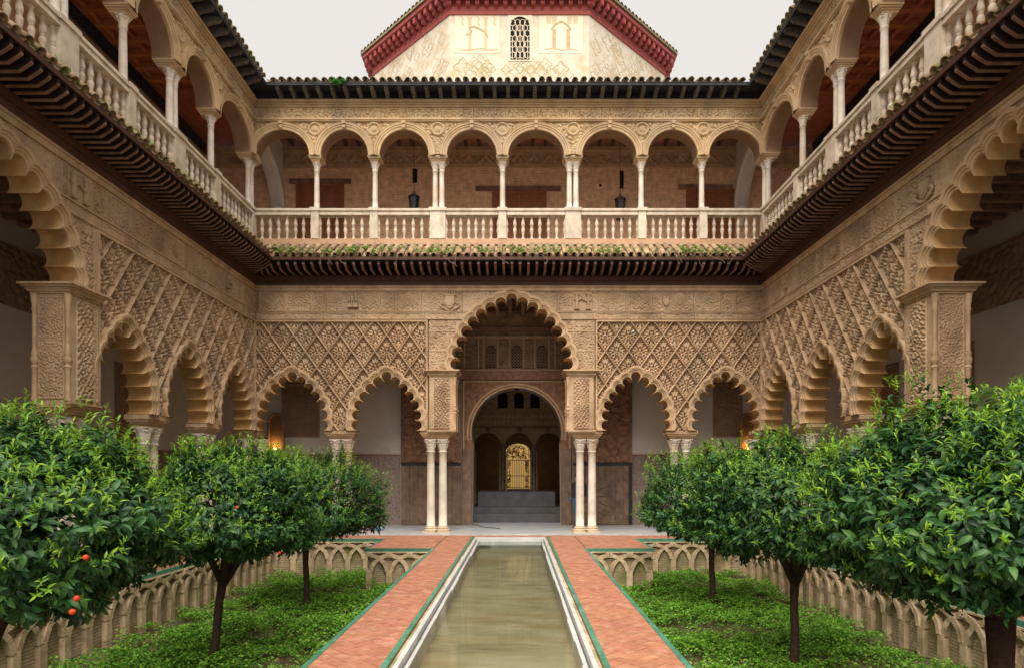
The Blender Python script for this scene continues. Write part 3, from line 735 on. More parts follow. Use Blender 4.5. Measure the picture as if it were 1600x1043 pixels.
ZSP = 3.06
def lower_wall(side, smalls, big, supports, rng_, panels, piers_, alfiz, shields, ext=None):
    txt = {'back': 'carved stucco arcade wall with lattice panels facing the pool at the far end', 'left': 'carved stucco arcade wall with lattice panels along the left of the court', 'right': 'carved stucco arcade wall with lattice panels along the right of the court'}[side]
    root = wroot(side, 'arcade_wall', txt, 'arcade')
    T = .50
    foils = [Foil(a, SMALL, hw, ZSP, 4.66, 6) for a, hw in smalls]
    bf = Foil(big[0], BIG, big[1], big[2], big[3], 8)
    for f in foils + [bf]: foil_arch(root, f, T)
    # core of the wall: one polygon with the openings bitten out of its lower edge
    a0, a1 = rng_
    allf = sorted(foils + [bf], key=lambda f: f.a)
    poly = [(a0, 7.6), (a0, ZSP)]
    for f in allf:
        o = f.outline(.036)
        o = [p for i_, p in enumerate(o) if i_ == 0 or math.dist(p, o[i_ - 1]) > 1e-4]
        if f is bf: poly += [(o[0][0], ZSP), ] + o + [(o[-1][0], ZSP)]
        else: poly += o
    poly += [(a1, ZSP), (a1, 7.6)]
    MB().prism(poly, -T, -.105).build('wall_core', OCHRE, root)
    # lattice panels
    for (p0, p1, ph) in panels:
        sebka(root, (p0 + .03, p1 - .03, ZSP, 6.30), 6.30 - DH * .43, foils, ph)
        fm = MB()
        fm.box(p0, p0 + .05, -.11, .045, ZSP, 6.32); fm.box(p1 - .05, p1, -.11, .045, ZSP, 6.32); fm.box(p0 + .05, p1 - .05, -.11, .05, 6.27, 6.32)
        fm.build('panel_frame', MOULD, root)
    # field round the tall arch
    al0, al1 = alfiz
    big_o = bf.outline(.15)
    bigp = big_o + [(big_o[-1][0], 0), (big_o[0][0], 0)]
    def alf(A, Z):
        ga = (A - al0) / .62; gz = (Z - 4.84) / .58
        ed = np.minimum(np.abs(ga - np.round(ga)) * .62, np.abs(gz - np.round(gz)) * .58)
        return np.where(ed < .018, .012, .012 + arabesque(A, Z, 62, 81, .05, mirror=bf.a))
    for h0, h1 in ((al0, bf.a), (bf.a, al1)): relief('carved_field', (h0, h1, piers_[0][3] + piers_[0][5], 6.55), .015, alf, STUCCO2, root, [bigp])
    # strips between field and lattice: stacked fretwork borders
    for (p0, p1, ph) in panels:
        for e in (p0, p1):
            if min(abs(e - al0), abs(e - al1)) < .3:
                s0, s1 = sorted((e, al0 if abs(e - al0) < abs(e - al1) else al1))
                if s1 - s0 > .03: MB().box(s0, s1, -.11, .03, ZSP, 6.32).build('border_strip', STUCCO2, root)
    # bands above
    lo, hi = a0, a1
    c0, c1 = rng_[0] + .0, rng_[1]
    vis0, vis1 = (min(p[0] for p in panels), max(p[1] for p in panels)) if side == 'back' else sorted((AA(side, 6.2), AA(side, YB)))
    bo = bf.outline(.165); bop = bo + [(bo[-1][0], 0), (bo[0][0], 0)]
    top_arch = max(z for x, z in bo)
    def hit(x0, x1, z0):      # does the tall arch reach into this stretch?
        return any(x0 - .02 < x < x1 + .02 and z > z0 for x, z in bo)
    a = vis0; i = 0
    while a < vis1 - .05:
        w = min(1.0, vis1 - a)
        if hit(a, a + w, 6.33):
            rc = (a, a + w, 6.33, 6.55)
            relief('inscription_band', rc, .015, lambda A, Z, rc=rc: .03 + framed(lambda x, z: arabesque(x, z, 60, 31, .018), rc, .025, .01)(A, Z), STUCCO2, root, [bop])
        else: inst('inscription_band', LOWB[i % 2], root, (a + w / 2, .03, 6.33), 0, (w, 1, 1))
        a += w; i += 1
    a = vis0; i = 0
    while a < vis1 - .05:
        wid, me = (FR_W, FRZ[i % 4]) if i % 3 != 1 else (.42, FRN[i % 2])
        w = min(wid, vis1 - a)
        if hit(a, a + w, 6.57):
            rc = (a, a + w, 6.575, 7.175)
            relief('frieze_panel', rc, .015, lambda A, Z, rc=rc: .01 + framed(lambda x, z: arabesque(x, z, 34, 23, .03), rc, .03, .012)(A, Z), STUCCO2, root, [bop])
        else: inst('frieze_panel', me, root, (a + w / 2, .01, 6.575), 0, (w / wid, 1, 1))
        a += w; i += 1
    segs = [(vis0, vis1)]
    xs = [x for x, z in bo if z > 6.53]
    cut = (min(xs) - .005, max(xs) + .005) if xs else None
    for zz0, zz1, bb in ((6.552, 6.574, .055), (7.176, 7.33, .05)):
        m_ = MB()
        if cut and zz0 < top_arch and zz0 < 7: m_.box(vis0, cut[0], -.1, bb, zz0, zz1); m_.box(cut[1], vis1, -.1, bb, zz0, zz1)
        else:
            m_.box(vis0, vis1, -.1, bb, zz0, zz1 - .05); m_.box(vis0, vis1, -.1, bb + .025, zz1 - .0495, zz1)
        m_.build('string_course', MOULD, root)
    MB().box(vis0 - (.0 if side == 'back' else 0), vis1, -.1, .10, 7.332, 7.45).build('wall_beam', BEAM, root)
    MB().box(vis0, vis1, -.1, .14, 7.452, 7.60).build('wall_beam', BEAM, root)
    for p in piers_: pier(root, *p)
    for s_ in shields: shield(root, *s_)
    # imposts on the columns
    for a, w in supports:
        m_ = MB(); steps_box(m_, a - w + .10, a + w - .10, -T + .09, -.09, 2.81, ZSP - .002, (-.02, .03, .07, .10, .10)); smooth_angle(m_.build('impost', MOULD, root), 20)
    if ext:
        MB().box(*sorted(ext), -T, -.1, 0.0, 7.6).build('plain_wall', STUCCO, root)
    return root

bx_ = lambda px: -(px - VX) * .019          # photograph column at the far wall -> a
back_root = lower_wall('back',
    [(bx_(456.5), .92), (bx_(604), .90), (bx_(993.5), .88), (bx_(1134), .87)], (bx_(799.5), 1.66, 4.86, 6.94),
    [(bx_(381), .46), (bx_(531), .46), (bx_(1066), .46), (bx_(1204), .46), (bx_(681), .47), (bx_(917), .47)],
    (-7.75, 8.35), [(bx_(668.5), -XL - .001, .10), (-XR + .001, bx_(930.5), .16)],
    [(bx_(710), bx_(671), 3.06, 4.66, -1 if False else -1, .18), (bx_(928), bx_(888), 3.06, 4.66, 1, .18)],
    (bx_(929), bx_(670)),
    [(bx_(703), 6.86, 0, 1.15), (bx_(910), 6.88, 2, 1.05), (bx_(552), 6.86, 1, 1.0), (bx_(1040), 6.86, 3, .7)])
for side in ('left', 'right'):
    q = lambda y_: AA(side, y_)
    inn = 1 if side == 'left' else -1      # +a points towards the camera on the left wall
    pr = [(*sorted((q(11.09), q(11.83))), 3.06, 4.92, inn, .17), (*sorted((q(7.0), q(7.72))), 3.06, 4.92, -inn, .17)]
    pn = [(*sorted((q(11.86), q(19.0 - .001))), .05)]
    lower_wall(side, [(q(12.74), .80), (q(15.2), .82), (q(17.78), .84)], (q(9.41), 1.80, 5.09, 6.84),
        [(q(13.95), .43), (q(16.46), .43), (q(19.2), .44), (q(11.46), .46), (q(7.36), .46)],
        tuple(sorted((q(6.2), q(19.45)))), pn, pr, tuple(sorted((q(7.0), q(11.82)))),
        [(q(11.35), 6.86, 2 if side == 'left' else 0, 1.0), (q(14.6), 6.86, 3, .75), (q(17.2), 6.86, 1, .7)], ext=(q(6.19), q(-2.4)))

# columns of the lower arcades
def pair_cols(side, a, off, lab, grp):
    for e in (-1, 1):
        column(LOW, W(side, a + e * off, -.25), lab(e), grp)
lowgrp = 'marble columns of the lower arcades'
nm = ['outer', 'inner']
for px_, where in ((531, 'between far lobed arches left of the portal'), (681, 'under the carved pier left of the portal'), (917, 'under the carved pier right of the portal'), (1066, 'between far lobed arches right of the portal')):
    pair_cols('back', bx_(px_), .182, lambda e, w=where: f"{'left' if e > 0 else 'right'} white marble column of the pair {w}", lowgrp)
for side in ('left', 'right'):
    for yy, where in ((11.46, 'under the big carved pier'), (13.95, 'between first and second lobed arch'), (16.46, 'between second and third lobed arch')):
        for e in (-1, 1):
            column(LOW, W(side, AA(side, yy) + e * .17, -.25), f"{'near' if (e > 0) == (side == 'left') else 'far'} column of the pair {where} on {side} arcade", lowgrp)
    column(LOW, W(side, AA(side, 19.0), -.25), f'marble column in the far {side} corner, on the side arcade', lowgrp)
    column(LOW, W('back', (bx_(388) if side == 'left' else bx_(1197)) - (.30 if side == 'left' else -.30), -.25), f'marble column in the far {side} corner, on the far arcade', lowgrp)

# ------------------------------------------------------------------ lower tiled eave with rafters
E1 = .834; Z_E0, Z_E1 = 8.50, 7.93
def tile_mesh(L, r, m, pan=False, th=.016):
    """barrel tile lying along +y (down the slope), tapered, with thickness"""
    rows = []; n_ = 9
    for yy, k in ((0, .86), (L, 1.0)):
        out = []; inn = []
        for j in range(n_):
            t = PI * j / (n_ - 1)
            out.append((-r * k * math.cos(t), yy, r * k * math.sin(t) * .95)); inn.append((-(r * k - th) * math.cos(t), yy, (r * k - th) * math.sin(t) * .95))
        rows.append(out + inn[::-1])
    m_ = MB().rows(rows, True)
    for b in (0, 2 * n_):
        for j in range(n_ - 1): m_.f.append((b + j, b + j + 1, b + 2 * n_ - 2 - j, b + 2 * n_ - 1 - j))
    me = m_.mesh('cover_tile', m, True)
    return me
def eave(side, name, label, span, spacing, E, z_wall, z_tip, tmat, r, course, rafter_fn, n_course):
    root = wroot(side, name, label, 'eave')
    a0, a1 = span            # span at the wall; corners at both ends are valleys when flagged
    L = a1 - a0
    k = int(L / spacing); st = L / k
    slope = math.atan2(z_wall - z_tip, E); SL = math.hypot(E, z_wall - z_tip)
    tl = SL / n_course + .07
    cover = tile_mesh(tl, r, tmat); cover.name = 'cover_tile'
    pan = tile_mesh(tl, r * .92, tmat); pan.name = 'pan_tile'
    def lim(a):              # how far the slope runs before the valley
        t = E
        if side == 'back': t = min(t, a - (-XR), -XL - a)
        else: t = min(t, abs(AA(side, YB) - a))
        return t
    for i in range(k + 1):
        a = a0 + i * st; t_ = lim(a)
        for c in range(n_course):
            d1 = (c + 1) * SL / n_course + (.04 if c == n_course - 1 else 0)
            bb = d1 * math.cos(slope)
            if bb > t_ + .04: continue
            for nm_, me, da, dz, flip in (('cover_tile', cover, 0, .035, 0), ('pan_tile', pan, st / 2, .035, PI)):
                if nm_ == 'pan_tile' and (i == k): continue
                o = inst(nm_, me, root)
                jit = random.uniform(-.012, .012)
                s0 = d1 - tl
                if flip:   # pans lie upside down
                    o.location = (a + da + jit, s0 * math.cos(slope), z_wall - s0 * math.sin(slope) + dz + .035)
                    o.rotation_euler = (slope + random.uniform(0, .03), PI, random.uniform(-.02, .02))
                else:
                    o.location = (a + jit, s0 * math.cos(slope), z_wall - s0 * math.sin(slope) + dz + .012 * c)
                    o.rotation_euler = (-slope + random.uniform(-.02, .03), random.uniform(-.03, .03), random.uniform(-.03, .03))
    # boarding under the tiles, cut to the valley lines
    def av(a, b): return a
    p = [(a0, 0), (a1, 0)]
    if side == 'back': quad = [(-XR, 0), (-XL, 0), (-XL - E, E), (-XR + E, E)]
    else:
        e = AA(side, YB); sg = 1 if e > a0 + 1 else -1
        other = a0 if sg > 0 else a1
        quad = [(other, 0), (e, 0), (e - sg * E, E), (other, E)]
    zt = lambda b: z_wall - (z_wall - z_tip) * b / E
    bm_ = MB(); v = [(a, b, zt(b) - .005) for a, b in quad] + [(a, b, zt(b) - .035) for a, b in quad]
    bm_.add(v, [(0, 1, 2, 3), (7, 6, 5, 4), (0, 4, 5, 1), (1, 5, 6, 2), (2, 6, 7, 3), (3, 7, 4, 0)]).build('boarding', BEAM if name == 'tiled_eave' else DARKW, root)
    rafter_fn(root, a0, a1, lim, quad)
    return root
RAF = .235
def rafters_low(root, a0, a1, lim, quad):
    sp_ = RAF if (quad[0][0] < 0 and quad[1][0] > 0) else .182
    k = int((a1 - a0) / sp_); st = (a1 - a0) / k; cache = {}; hw2 = .040 if sp_ == RAF else .030
    for i in range(k + 1):
        a = a0 + i * st; t = min(E1 - .03, lim(a) - .02)
        if t < .2: continue
        key = round(t, 2)
        if key not in cache:
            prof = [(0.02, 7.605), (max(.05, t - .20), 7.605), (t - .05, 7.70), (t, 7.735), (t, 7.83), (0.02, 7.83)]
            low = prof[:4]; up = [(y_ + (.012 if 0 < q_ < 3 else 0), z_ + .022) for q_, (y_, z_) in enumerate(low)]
            cache[key] = (MB().xprism(up + prof[4:], -hw2, hw2).mesh('rafter', RAFT), MB().xprism(low + [(t, low[3][1] + .03)] + [(y_, z_ - .001) for y_, z_ in up[::-1]], -hw2 * .86, hw2 * .86).mesh('lit_underside', WOOD))
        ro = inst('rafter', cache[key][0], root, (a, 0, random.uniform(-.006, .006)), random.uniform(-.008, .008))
        inst('lit_underside', cache[key][1], ro)  # added paler strip, stands in for light on the rafter underside
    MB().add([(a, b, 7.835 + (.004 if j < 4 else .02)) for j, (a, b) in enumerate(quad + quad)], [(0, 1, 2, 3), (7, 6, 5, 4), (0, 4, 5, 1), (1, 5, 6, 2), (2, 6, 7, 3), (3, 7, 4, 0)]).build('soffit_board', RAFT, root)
    fb = MB(); q2, q3 = quad[2], quad[3]
    fb.box(min(q2[0], q3[0]), max(q2[0], q3[0]), E1 - .03, E1 + .005, 7.838, 7.915); fb.build('fascia_board', BEAM, root)
WEED_SPOTS = []
eave('back', 'tiled_eave', 'clay tiled eave with weeds over the far lower arcade', (-XR + .05, -XL - .05), .232, E1, Z_E0, Z_E1, TILE, .088, 0, rafters_low, 2)
for side in ('left', 'right'):
    sp = sorted((AA(side, 3.0), AA(side, YB - .06)))
    eave(side, 'tiled_eave', f'clay tiled eave with dark rafters over the {side} lower arcade', sp, .232, E1, Z_E0, Z_E1, TILE, .088, 0, rafters_low, 2)

# ------------------------------------------------------------------ upper galleries
ZF = 8.58
BAL = MB().lathe([(.062, 0), (.062, .04), (.035, .055), (.03, .08), (.038, .14), (.062, .24), (.068, .285), (.05, .325), (.036, .338), (.052, .347), (.052, .362), (.036, .371), (.05, .384), (.066, .43), (.062, .47), (.038, .575), (.03, .615), (.036, .63), (.056, .645), (.056, .68)], 12).mesh('baluster', MARBLE2, True)
UPC = col_meshes(9.66, 10.84, 11.06, .082, base=False)
def upper(side, cols, ends):
    """cols: list of (a, pair?) in rising a; ends: wall range"""
    label = {'back': 'far', 'left': 'left', 'right': 'right'}[side]
    bal = wroot(side, 'balustrade', f'pale marble balustrade of the {label} upper gallery', 'balustrade')
    a_lo, a_hi = cols[0][0], cols[-1][0]
    MB().box(ends[0], ends[1], -.26, .0, ZF + .0, 8.74).build('base_course', SALMON, bal)
    for i in range(len(cols) - 1):
        (c0, p0), (c1, p1) = cols[i], cols[i + 1]
        h0, h1 = (.23 if p0 else .115), (.23 if p1 else .115)
        m_ = MB(); r0, r1 = c0 + h0 + .012, c1 - h1 - .012
        m_.box(r0, r1, -.22, .012, 9.44, 9.50); m_.box(r0, r1, -.20, -.005, 9.5005, 9.56); m_.box(r0, r1, -.235, .028, 9.5605, 9.63)
        m_.build('handrail', MARBLE2, bal)
        s0, s1 = c0 + h0, c1 - h1; nb = max(4, round((s1 - s0) / .24)); st = (s1 - s0) / nb
        for j in range(nb + 1):
            if j in (0, nb):     # half balusters against the pedestals
                inst('baluster', BAL, bal, (s0 + (.01 if j == 0 else -.01) + j * st, -.11, 8.7405), 0, (.8, .8, 1.028)); continue
            inst('baluster', BAL, bal, (s0 + j * st + random.uniform(-.008, .008), -.11, 8.7405), random.uniform(0, 6), (.88, .88, 1.028))
    for c0, p0 in cols:
        h0 = .23 if p0 else .115
        m_ = MB(); m_.box(c0 - h0, c0 + h0, -.30, .015, 8.742, 9.56); m_.box(c0 - h0 - .03, c0 + h0 + .03, -.32, .045, 9.5605, 9.66); m_.build('pedestal', MARBLE2, bal)
    wall = wroot(side, 'gallery_wall', f'sandstone wall of round arches and carved frieze above the {label} balustrade', 'gallery wall')
    poly = [(ends[0], 12.94), (ends[0], 11.21)]; rings = []; spots = []
    for i in range(len(cols) - 1):
        (c0, p0), (c1, p1) = cols[i], cols[i + 1]
        o0, o1 = c0 + (.27 if p0 else .17), c1 - (.27 if p1 else .17)
        rx, rz_, cx = (o1 - o0) / 2, .76, (o0 + o1) / 2; mid0, mid1 = c0, c1
        arc = [(cx - rx * math.cos(t), 11.21 + rz_ * math.sin(t)) for t in np.linspace(0, PI, 29)]
        poly += arc
        rows = []
        for dl, b in ((0, -.05), (0, .012), (.02, .02), (.075, .022), (.082, .04), (.13, .042), (.138, .06), (.18, .062), (.205, .075), (.215, -.04)):
            rows.append([(min(max(cx - (rx + dl) * math.cos(t), mid0 + .002), mid1 - .002), b, 11.21 + (rz_ + dl) * math.sin(t)) for t in np.linspace(0, PI, 41)])
        MB().rows(rows).build('archivolt', STONE, wall)
        MB().rows([[(x, -.50, z) for x, z in arc], [(x, -.05, z) for x, z in arc]]).build('arch_soffit', SALMON, wall, True)
        ks = MB(); zt = 11.21 + rz_
        ks.prism([(cx - .045, zt - .015), (cx + .045, zt - .015), (cx + .065, zt + .225), (cx - .065, zt + .225)], -.03, .10); ks.box(cx - .05, cx + .05, .1, .13, zt + .13, zt + .215); ks.box(cx - .035, cx + .035, .1, .12, zt + .01, zt + .06); ks.build('keystone', STONE, wall)
        rings.append([(min(max(cx - (rx + .205) * math.cos(t), mid0), mid1), 11.21 + (rz_ + .205) * math.sin(t)) for t in np.linspace(0, PI, 41)] + [(mid1, 11.0), (mid0, 11.0)])
        spots.append(c1)
    poly += [(ends[1], 11.21), (ends[1], 12.94)]
    MB().prism(poly, -.50, -.055).build('wall_core', SALMON, wall)
    cs = [c for c, p in cols]
    def sp_fn(A, Z):
        d = np.full(A.shape, 9.0)
        for c in cs: d = np.minimum(d, np.hypot(A - c, Z - 11.99))
        q = .012 + arabesque(A, Z, 30, 91, .06)
        ring = np.where(d < .215, -.02, q); ring = np.where((d > .15) & (d < .20), .03, ring); ring = np.where(d < .10, .02 - d * .3 + .012 * np.cos(d * 120), ring)
        return ring
    relief('carved_spandrels', (ends[0], ends[1], 11.25, 12.20), .015, sp_fn, STONE, wall, rings)
    MB().box(ends[0], ends[1], -.05, .05, 12.2005, 12.235).build('string_course', STONE, wall); MB().box(ends[0], ends[1], -.05, .075, 12.2355, 12.29).build('string_course', STONE, wall)
    a = ends[0]; i = 0
    while a < ends[1] - .02:
        w = min(.95, ends[1] - a); inst('frieze_panel', UFR[i % 4], wall, (a + w / 2, .0, 12.29), 0, (w / .95, 1, 1)); a += w; i += 1
    for j, (z0, z1, b) in enumerate(((12.63, 12.68, .045), (12.6805, 12.73, .08), (12.7305, 12.81, .13))):
        MB().box(ends[0], ends[1], -.05, b, z0, z1).build('cornice', STONE, wall)
    for c0, p0 in cols:
        h0 = .27 if p0 else .17
        m_ = MB(); steps_box(m_, c0 - h0 + .03, c0 + h0 - .03, -.43, -.0 - .05, 11.06, 11.208, (-.02, .0, .03, .05)); m_.build('impost', STONE, wall)
UFR = [frieze_mesh(.95, .34, s_, 34, .06, STONE, .014) for s_ in (41, 42, 43, 44)]
bcols = [(388, 0), (492, 0), (584, 0), (684, 1), (785, 0), (895.5, 1), (1003.5, 0), (1099, 0), (1199, 0)]
bl = sorted([(bx_(p_), q_) for p_, q_ in bcols])
upper('back', bl, (-XR - .0, -XL + .0))
ugrp = 'slender columns of the upper gallery'
order = [p for p in sorted(bcols)]
ci = 0
flat = []
for p_, q_ in order:
    if q_: flat += [(p_ - 5.2), (p_ + 5.2)]
    else: flat.append(p_)
for i, p_ in enumerate(flat):
    column(UPC, W('back', bx_(p_), -.19), f'slender marble column of the far upper gallery, {ORD[i]} from the left', ugrp)
for side in ('left', 'right'):
    ys = [(18.98, 0), (16.68, 0), (14.8, 1), (12.97, 0), (11.15, 1), (9.3, 0), (7.5, 1), (5.7, 0)]
    cl = sorted((AA(side, y_), p_) for y_, p_ in ys)
    upper(side, cl, tuple(sorted((AA(side, 5.0), AA(side, YB)))))
    i = 0
    for y_, p_ in ys[:6]:
        for e in ((.1, -.1) if p_ else (0,)):
            column(UPC, W(side, AA(side, y_ + e), -.19), f'slender marble column of the {side} upper gallery, {ORD[i]} from the far corner', ugrp); i += 1

# upper eave
E2 = .56
BRK = MB().xprism([(0, 12.82), (.18, 12.83), (.34, 12.86), (.42, 12.89), (.46, 12.935), (.50, 12.92), (.52, 12.96), (.52, 13.01), (0, 13.01)], -.055, .055)
BRK.tube([(-.05, .44, 12.91), (.05, .44, 12.91)], .035, 8); BRK.tube([(-.05, .17, 12.845), (.05, .17, 12.845)], .04, 8)
BRK = BRK.mesh('bracket', BRKT)
def brackets_up(root, a0, a1, lim, quad):
    k = int((a1 - a0) / .39); st = (a1 - a0) / k
    for i in range(k + 1):
        a = a0 + i * st
        if lim(a) < .5: continue
        inst('bracket', BRK, root, (a, 0, random.uniform(-.008, .008)), random.uniform(-.02, .02))
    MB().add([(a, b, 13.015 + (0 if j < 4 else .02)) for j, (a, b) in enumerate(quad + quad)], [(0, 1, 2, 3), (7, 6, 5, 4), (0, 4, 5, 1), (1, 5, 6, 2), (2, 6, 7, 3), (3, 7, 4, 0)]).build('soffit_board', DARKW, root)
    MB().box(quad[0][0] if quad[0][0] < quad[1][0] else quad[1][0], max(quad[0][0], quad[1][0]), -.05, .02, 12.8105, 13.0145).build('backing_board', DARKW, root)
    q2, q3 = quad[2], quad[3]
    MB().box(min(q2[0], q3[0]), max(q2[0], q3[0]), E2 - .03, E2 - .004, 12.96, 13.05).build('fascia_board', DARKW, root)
eave('back', 'upper_eave', 'dark bracketed eave with mossy tile edge above the far gallery', (-XR + .05, -XL - .05), .24, E2, 13.29, 13.06, TILED, .09, 0, brackets_up, 1)
for side in ('left', 'right'):
    eave(side, 'upper_eave', f'dark bracketed eave with mossy tile edge above the {side} gallery', sorted((AA(side, 5.0), AA(side, YB - .06))), .24, E2, 13.29, 13.06, TILED, .09, 0, brackets_up, 1)
rf = MB()
rf.add([(XL - 3.3, YB - 0.0, 13.27), (XR + 3.3, YB, 13.27), (XR + 3.3, YB + 3.4, 14.3), (XL - 3.3, YB + 3.4, 14.3)], [(0, 1, 2, 3)])
rf.add([(XL, 5, 13.27), (XL, YB, 13.27), (XL - 3.4, YB + 3, 14.3), (XL - 3.4, 5, 14.3)], [(0, 1, 2, 3)])
rf.add([(XR, 5, 13.27), (XR, YB, 13.27), (XR + 3.4, YB + 3, 14.3), (XR + 3.4, 5, 14.3)], [(0, 1, 2, 3)])
struct('roof', rf, TILED)

# ------------------------------------------------------------------ galleries behind the arcades
GD = 2.85                                 # depth of the galleries
YW = YB + GD                              # inner wall plane of the far gallery
XLW, XRW = XL - 2.9, XR + 2.9
sw = .02185                               # metres per photo pixel at that wall
wx = lambda px: (px - VX) * sw
wz = lambda py: EYE + (VY - py) * sw
fl = MB(); fl.box(XLW, XRW, 18.66, YW + .6, -.2, .03); fl.box(XLW, XL - .12, YN, 18.66, -.2, .03); fl.box(XR + .12, XRW, YN, 18.66, -.2, .03)
flo = struct('gallery_floor', fl, FLOORM)
x = XL - .1
while x < XR:
    x2 = min(x + 1.3, XR + .1); MB().box(x + .002, x2 - .002, 18.56, 18.658, -.15, .034).build('marble_kerb', WHITE, flo); x = x2
# far inner wall with the portal opening
PXa, PXb = wx(737), wx(877); pc = (PXa + PXb) / 2; pr_ = (PXb - PXa) / 2
zc_ = wz(676)
arc = [(pc + pr_ * math.cos(t), zc_ + (wz(606) - zc_) * math.sin(t)) for t in np.linspace(-.22, PI + .22, 40)][::-1]
poly = [(XLW, 7.25), (XLW, 0.03), (PXa, .03)] + arc + [(PXb, .03), (XRW, .03), (XRW, 7.25)]
inw = tag(empty('inner_wall', (0, YW, 0)), 'white plaster wall with carved panels and round portal behind the far arcade', 'wall')
PATCHES = [(564, 569), (557, 577), (610, 531), (945, 523), (989, 517), (997, 517), (1050, 538), (1141, 516), (437, 503), (430, 575)]
for px_, py_ in PATCHES:
    r_ = random.uniform(.022, .036); za = EYE + (VY - py_) * .019
    MB().prism([(bx_(px_) + r_ * math.cos(t) * random.uniform(.7, 1.1), za + r_ * math.sin(t) * random.uniform(.8, 1.4)) for t in np.linspace(0, 2 * PI, 9)[:-1]], -.03, .03).build('white_patch', WHITE, back_root)
def wpart(name, mb_, m, smooth=False): return mb_.build(name, m, inw, smooth)      # local: x, y = depth behind the plane (negative: into the gallery), z
wpart('plaster', MB().prism(poly, 0, .55), PLASTER)
wpart('portal_soffit', MB().rows([[(x, -.10, z) for x, z in arc], [(x, .60, z) for x, z in arc]]), LACE)
al = [(wx(722), .03), (wx(722), wz(594)), (wx(893), wz(594)), (wx(893), .03), (PXb, .03)] + arc[::-1] + [(PXa, .03)]
wpart('portal_frame', MB().prism(al, -.09, -.002), LACE)
for d0_, d1_, bb in ((.0, .05, .12), (.10, .16, .105)):
    rows = [[(pc + (pr_ + d) * math.cos(t), b, zc_ + (wz(606) - zc_ + d) * math.sin(t)) for t in np.linspace(-.15, PI + .15, 40)] for d, b in ((d0_, -.09), (d0_, -bb), (d1_, -bb), (d1_, -.09))]
    wpart('portal_moulding', MB().rows(rows), FRAMEL)
for x0, x1 in ((wx(723), wx(736.5)), (wx(877.5), wx(892))):
    wpart('portal_jamb', MB().box(x0, x1, -.16, -.091, .03, wz(700)), DOORW)
    wpart('portal_jamb_foot', MB().box(x0 - .01, x1 + .01, -.19, -.161, .03, wz(768)), DOORW)
wpart('lintel_beam', MB().box(wx(712), wx(903), -.14, -.002, wz(593), wz(577)), LACE)
# carving above the portal with three lattice windows
ur = (wx(712), wx(903), wz(576), wz(519)); wins = (767, 807.5, 846.6)
def up_fn(A, Z):
    q = -.01 + arabesque(A, Z, 26, 121, .07, mirror=pc) * -1 - .07
    for w_ in wins: q = np.where((np.abs(A - wx(w_)) < .27), -.065, q)
    return q
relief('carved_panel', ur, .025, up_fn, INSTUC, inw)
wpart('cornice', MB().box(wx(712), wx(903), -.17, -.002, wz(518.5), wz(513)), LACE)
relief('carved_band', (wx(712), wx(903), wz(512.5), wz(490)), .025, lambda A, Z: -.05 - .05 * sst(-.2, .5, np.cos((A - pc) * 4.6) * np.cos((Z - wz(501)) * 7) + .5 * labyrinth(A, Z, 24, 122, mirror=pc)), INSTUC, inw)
wpart('cornice', MB().box(wx(712), wx(903), -.2, -.002, wz(489.5), wz(485)), LACE)
for w_ in wins:
    x0, x1, z0, z1 = wx(w_) - .19, wx(w_) + .19, wz(574.5), wz(540)
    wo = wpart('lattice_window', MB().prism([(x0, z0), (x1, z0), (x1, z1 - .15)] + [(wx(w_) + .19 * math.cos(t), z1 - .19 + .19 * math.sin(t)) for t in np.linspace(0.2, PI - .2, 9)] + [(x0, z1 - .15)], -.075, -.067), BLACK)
    lm = MB()
    for i in range(-6, 12):
        for sg in (1, -1):
            xs = []
            zz = z0 + i * .10
            pa, pb = (x0, zz), (x1, zz + sg * .38)
            if sg < 0: pa, pb = (x0, zz + .38), (x1, zz)
            cl_ = [(pa[0] + (pb[0] - pa[0]) * t, pa[1] + (pb[1] - pa[1]) * t) for t in np.linspace(0, 1, 8)]
            cl_ = [c for c in cl_ if z0 <= c[1] <= z1 - .03]
            if len(cl_) > 1: lm.tube([(c[0], -.085, c[1]) for c in (cl_[0], cl_[-1])], .013, 5)
    o = lm.build('lattice', INSTUC); o.parent = wo
for x0, x1, z0, z1 in ((wx(724), wx(726), .03, wz(595.5)), (wx(889), wx(891), .03, wz(595.5)), (wx(726), wx(889), wz(597.2), wz(595.5)), (wx(712), wx(903), wz(579), wz(577.5))):
    wpart('frame_line', MB().box(x0, x1, -.125, -.0905, z0, z1) if z1 < wz(590) else MB().box(x0, x1, -.165, -.141, z0, z1), FRAMEL)
for w_ in (737, 767, 807.5, 846.6, 878):
    for e in (-11, 11): wpart('window_border', MB().box(wx(w_ + e) - .02, wx(w_ + e) + .02, -.11, -.03, wz(575.5), wz(524)), FRAMEL)
wpart('window_border', MB().box(wx(713), wx(902), -.115, -.03, wz(529), wz(526)), FRAMEL)
def sp_lace(A, Z):
    g = np.cos(A * 13) * np.cos(Z * 13) + .6 * labyrinth(A, Z, 30, 170, mirror=pc)
    return -.092 - .03 * sst(-.1, .3, g)
arc_out = [(pc + (pr_ + .17) * math.cos(t), zc_ + (wz(606) - zc_ + .17) * math.sin(t)) for t in np.linspace(-.2, PI + .2, 40)] + [(pc - pr_ - .17, 0), (pc + pr_ + .17, 0)]
for h0, h1 in ((wx(726.5), pc), (pc, wx(888.5))): relief('carved_spandrel', (h0, h1, wz(690), wz(598)), .025, sp_lace, LACE, inw, [arc_out])
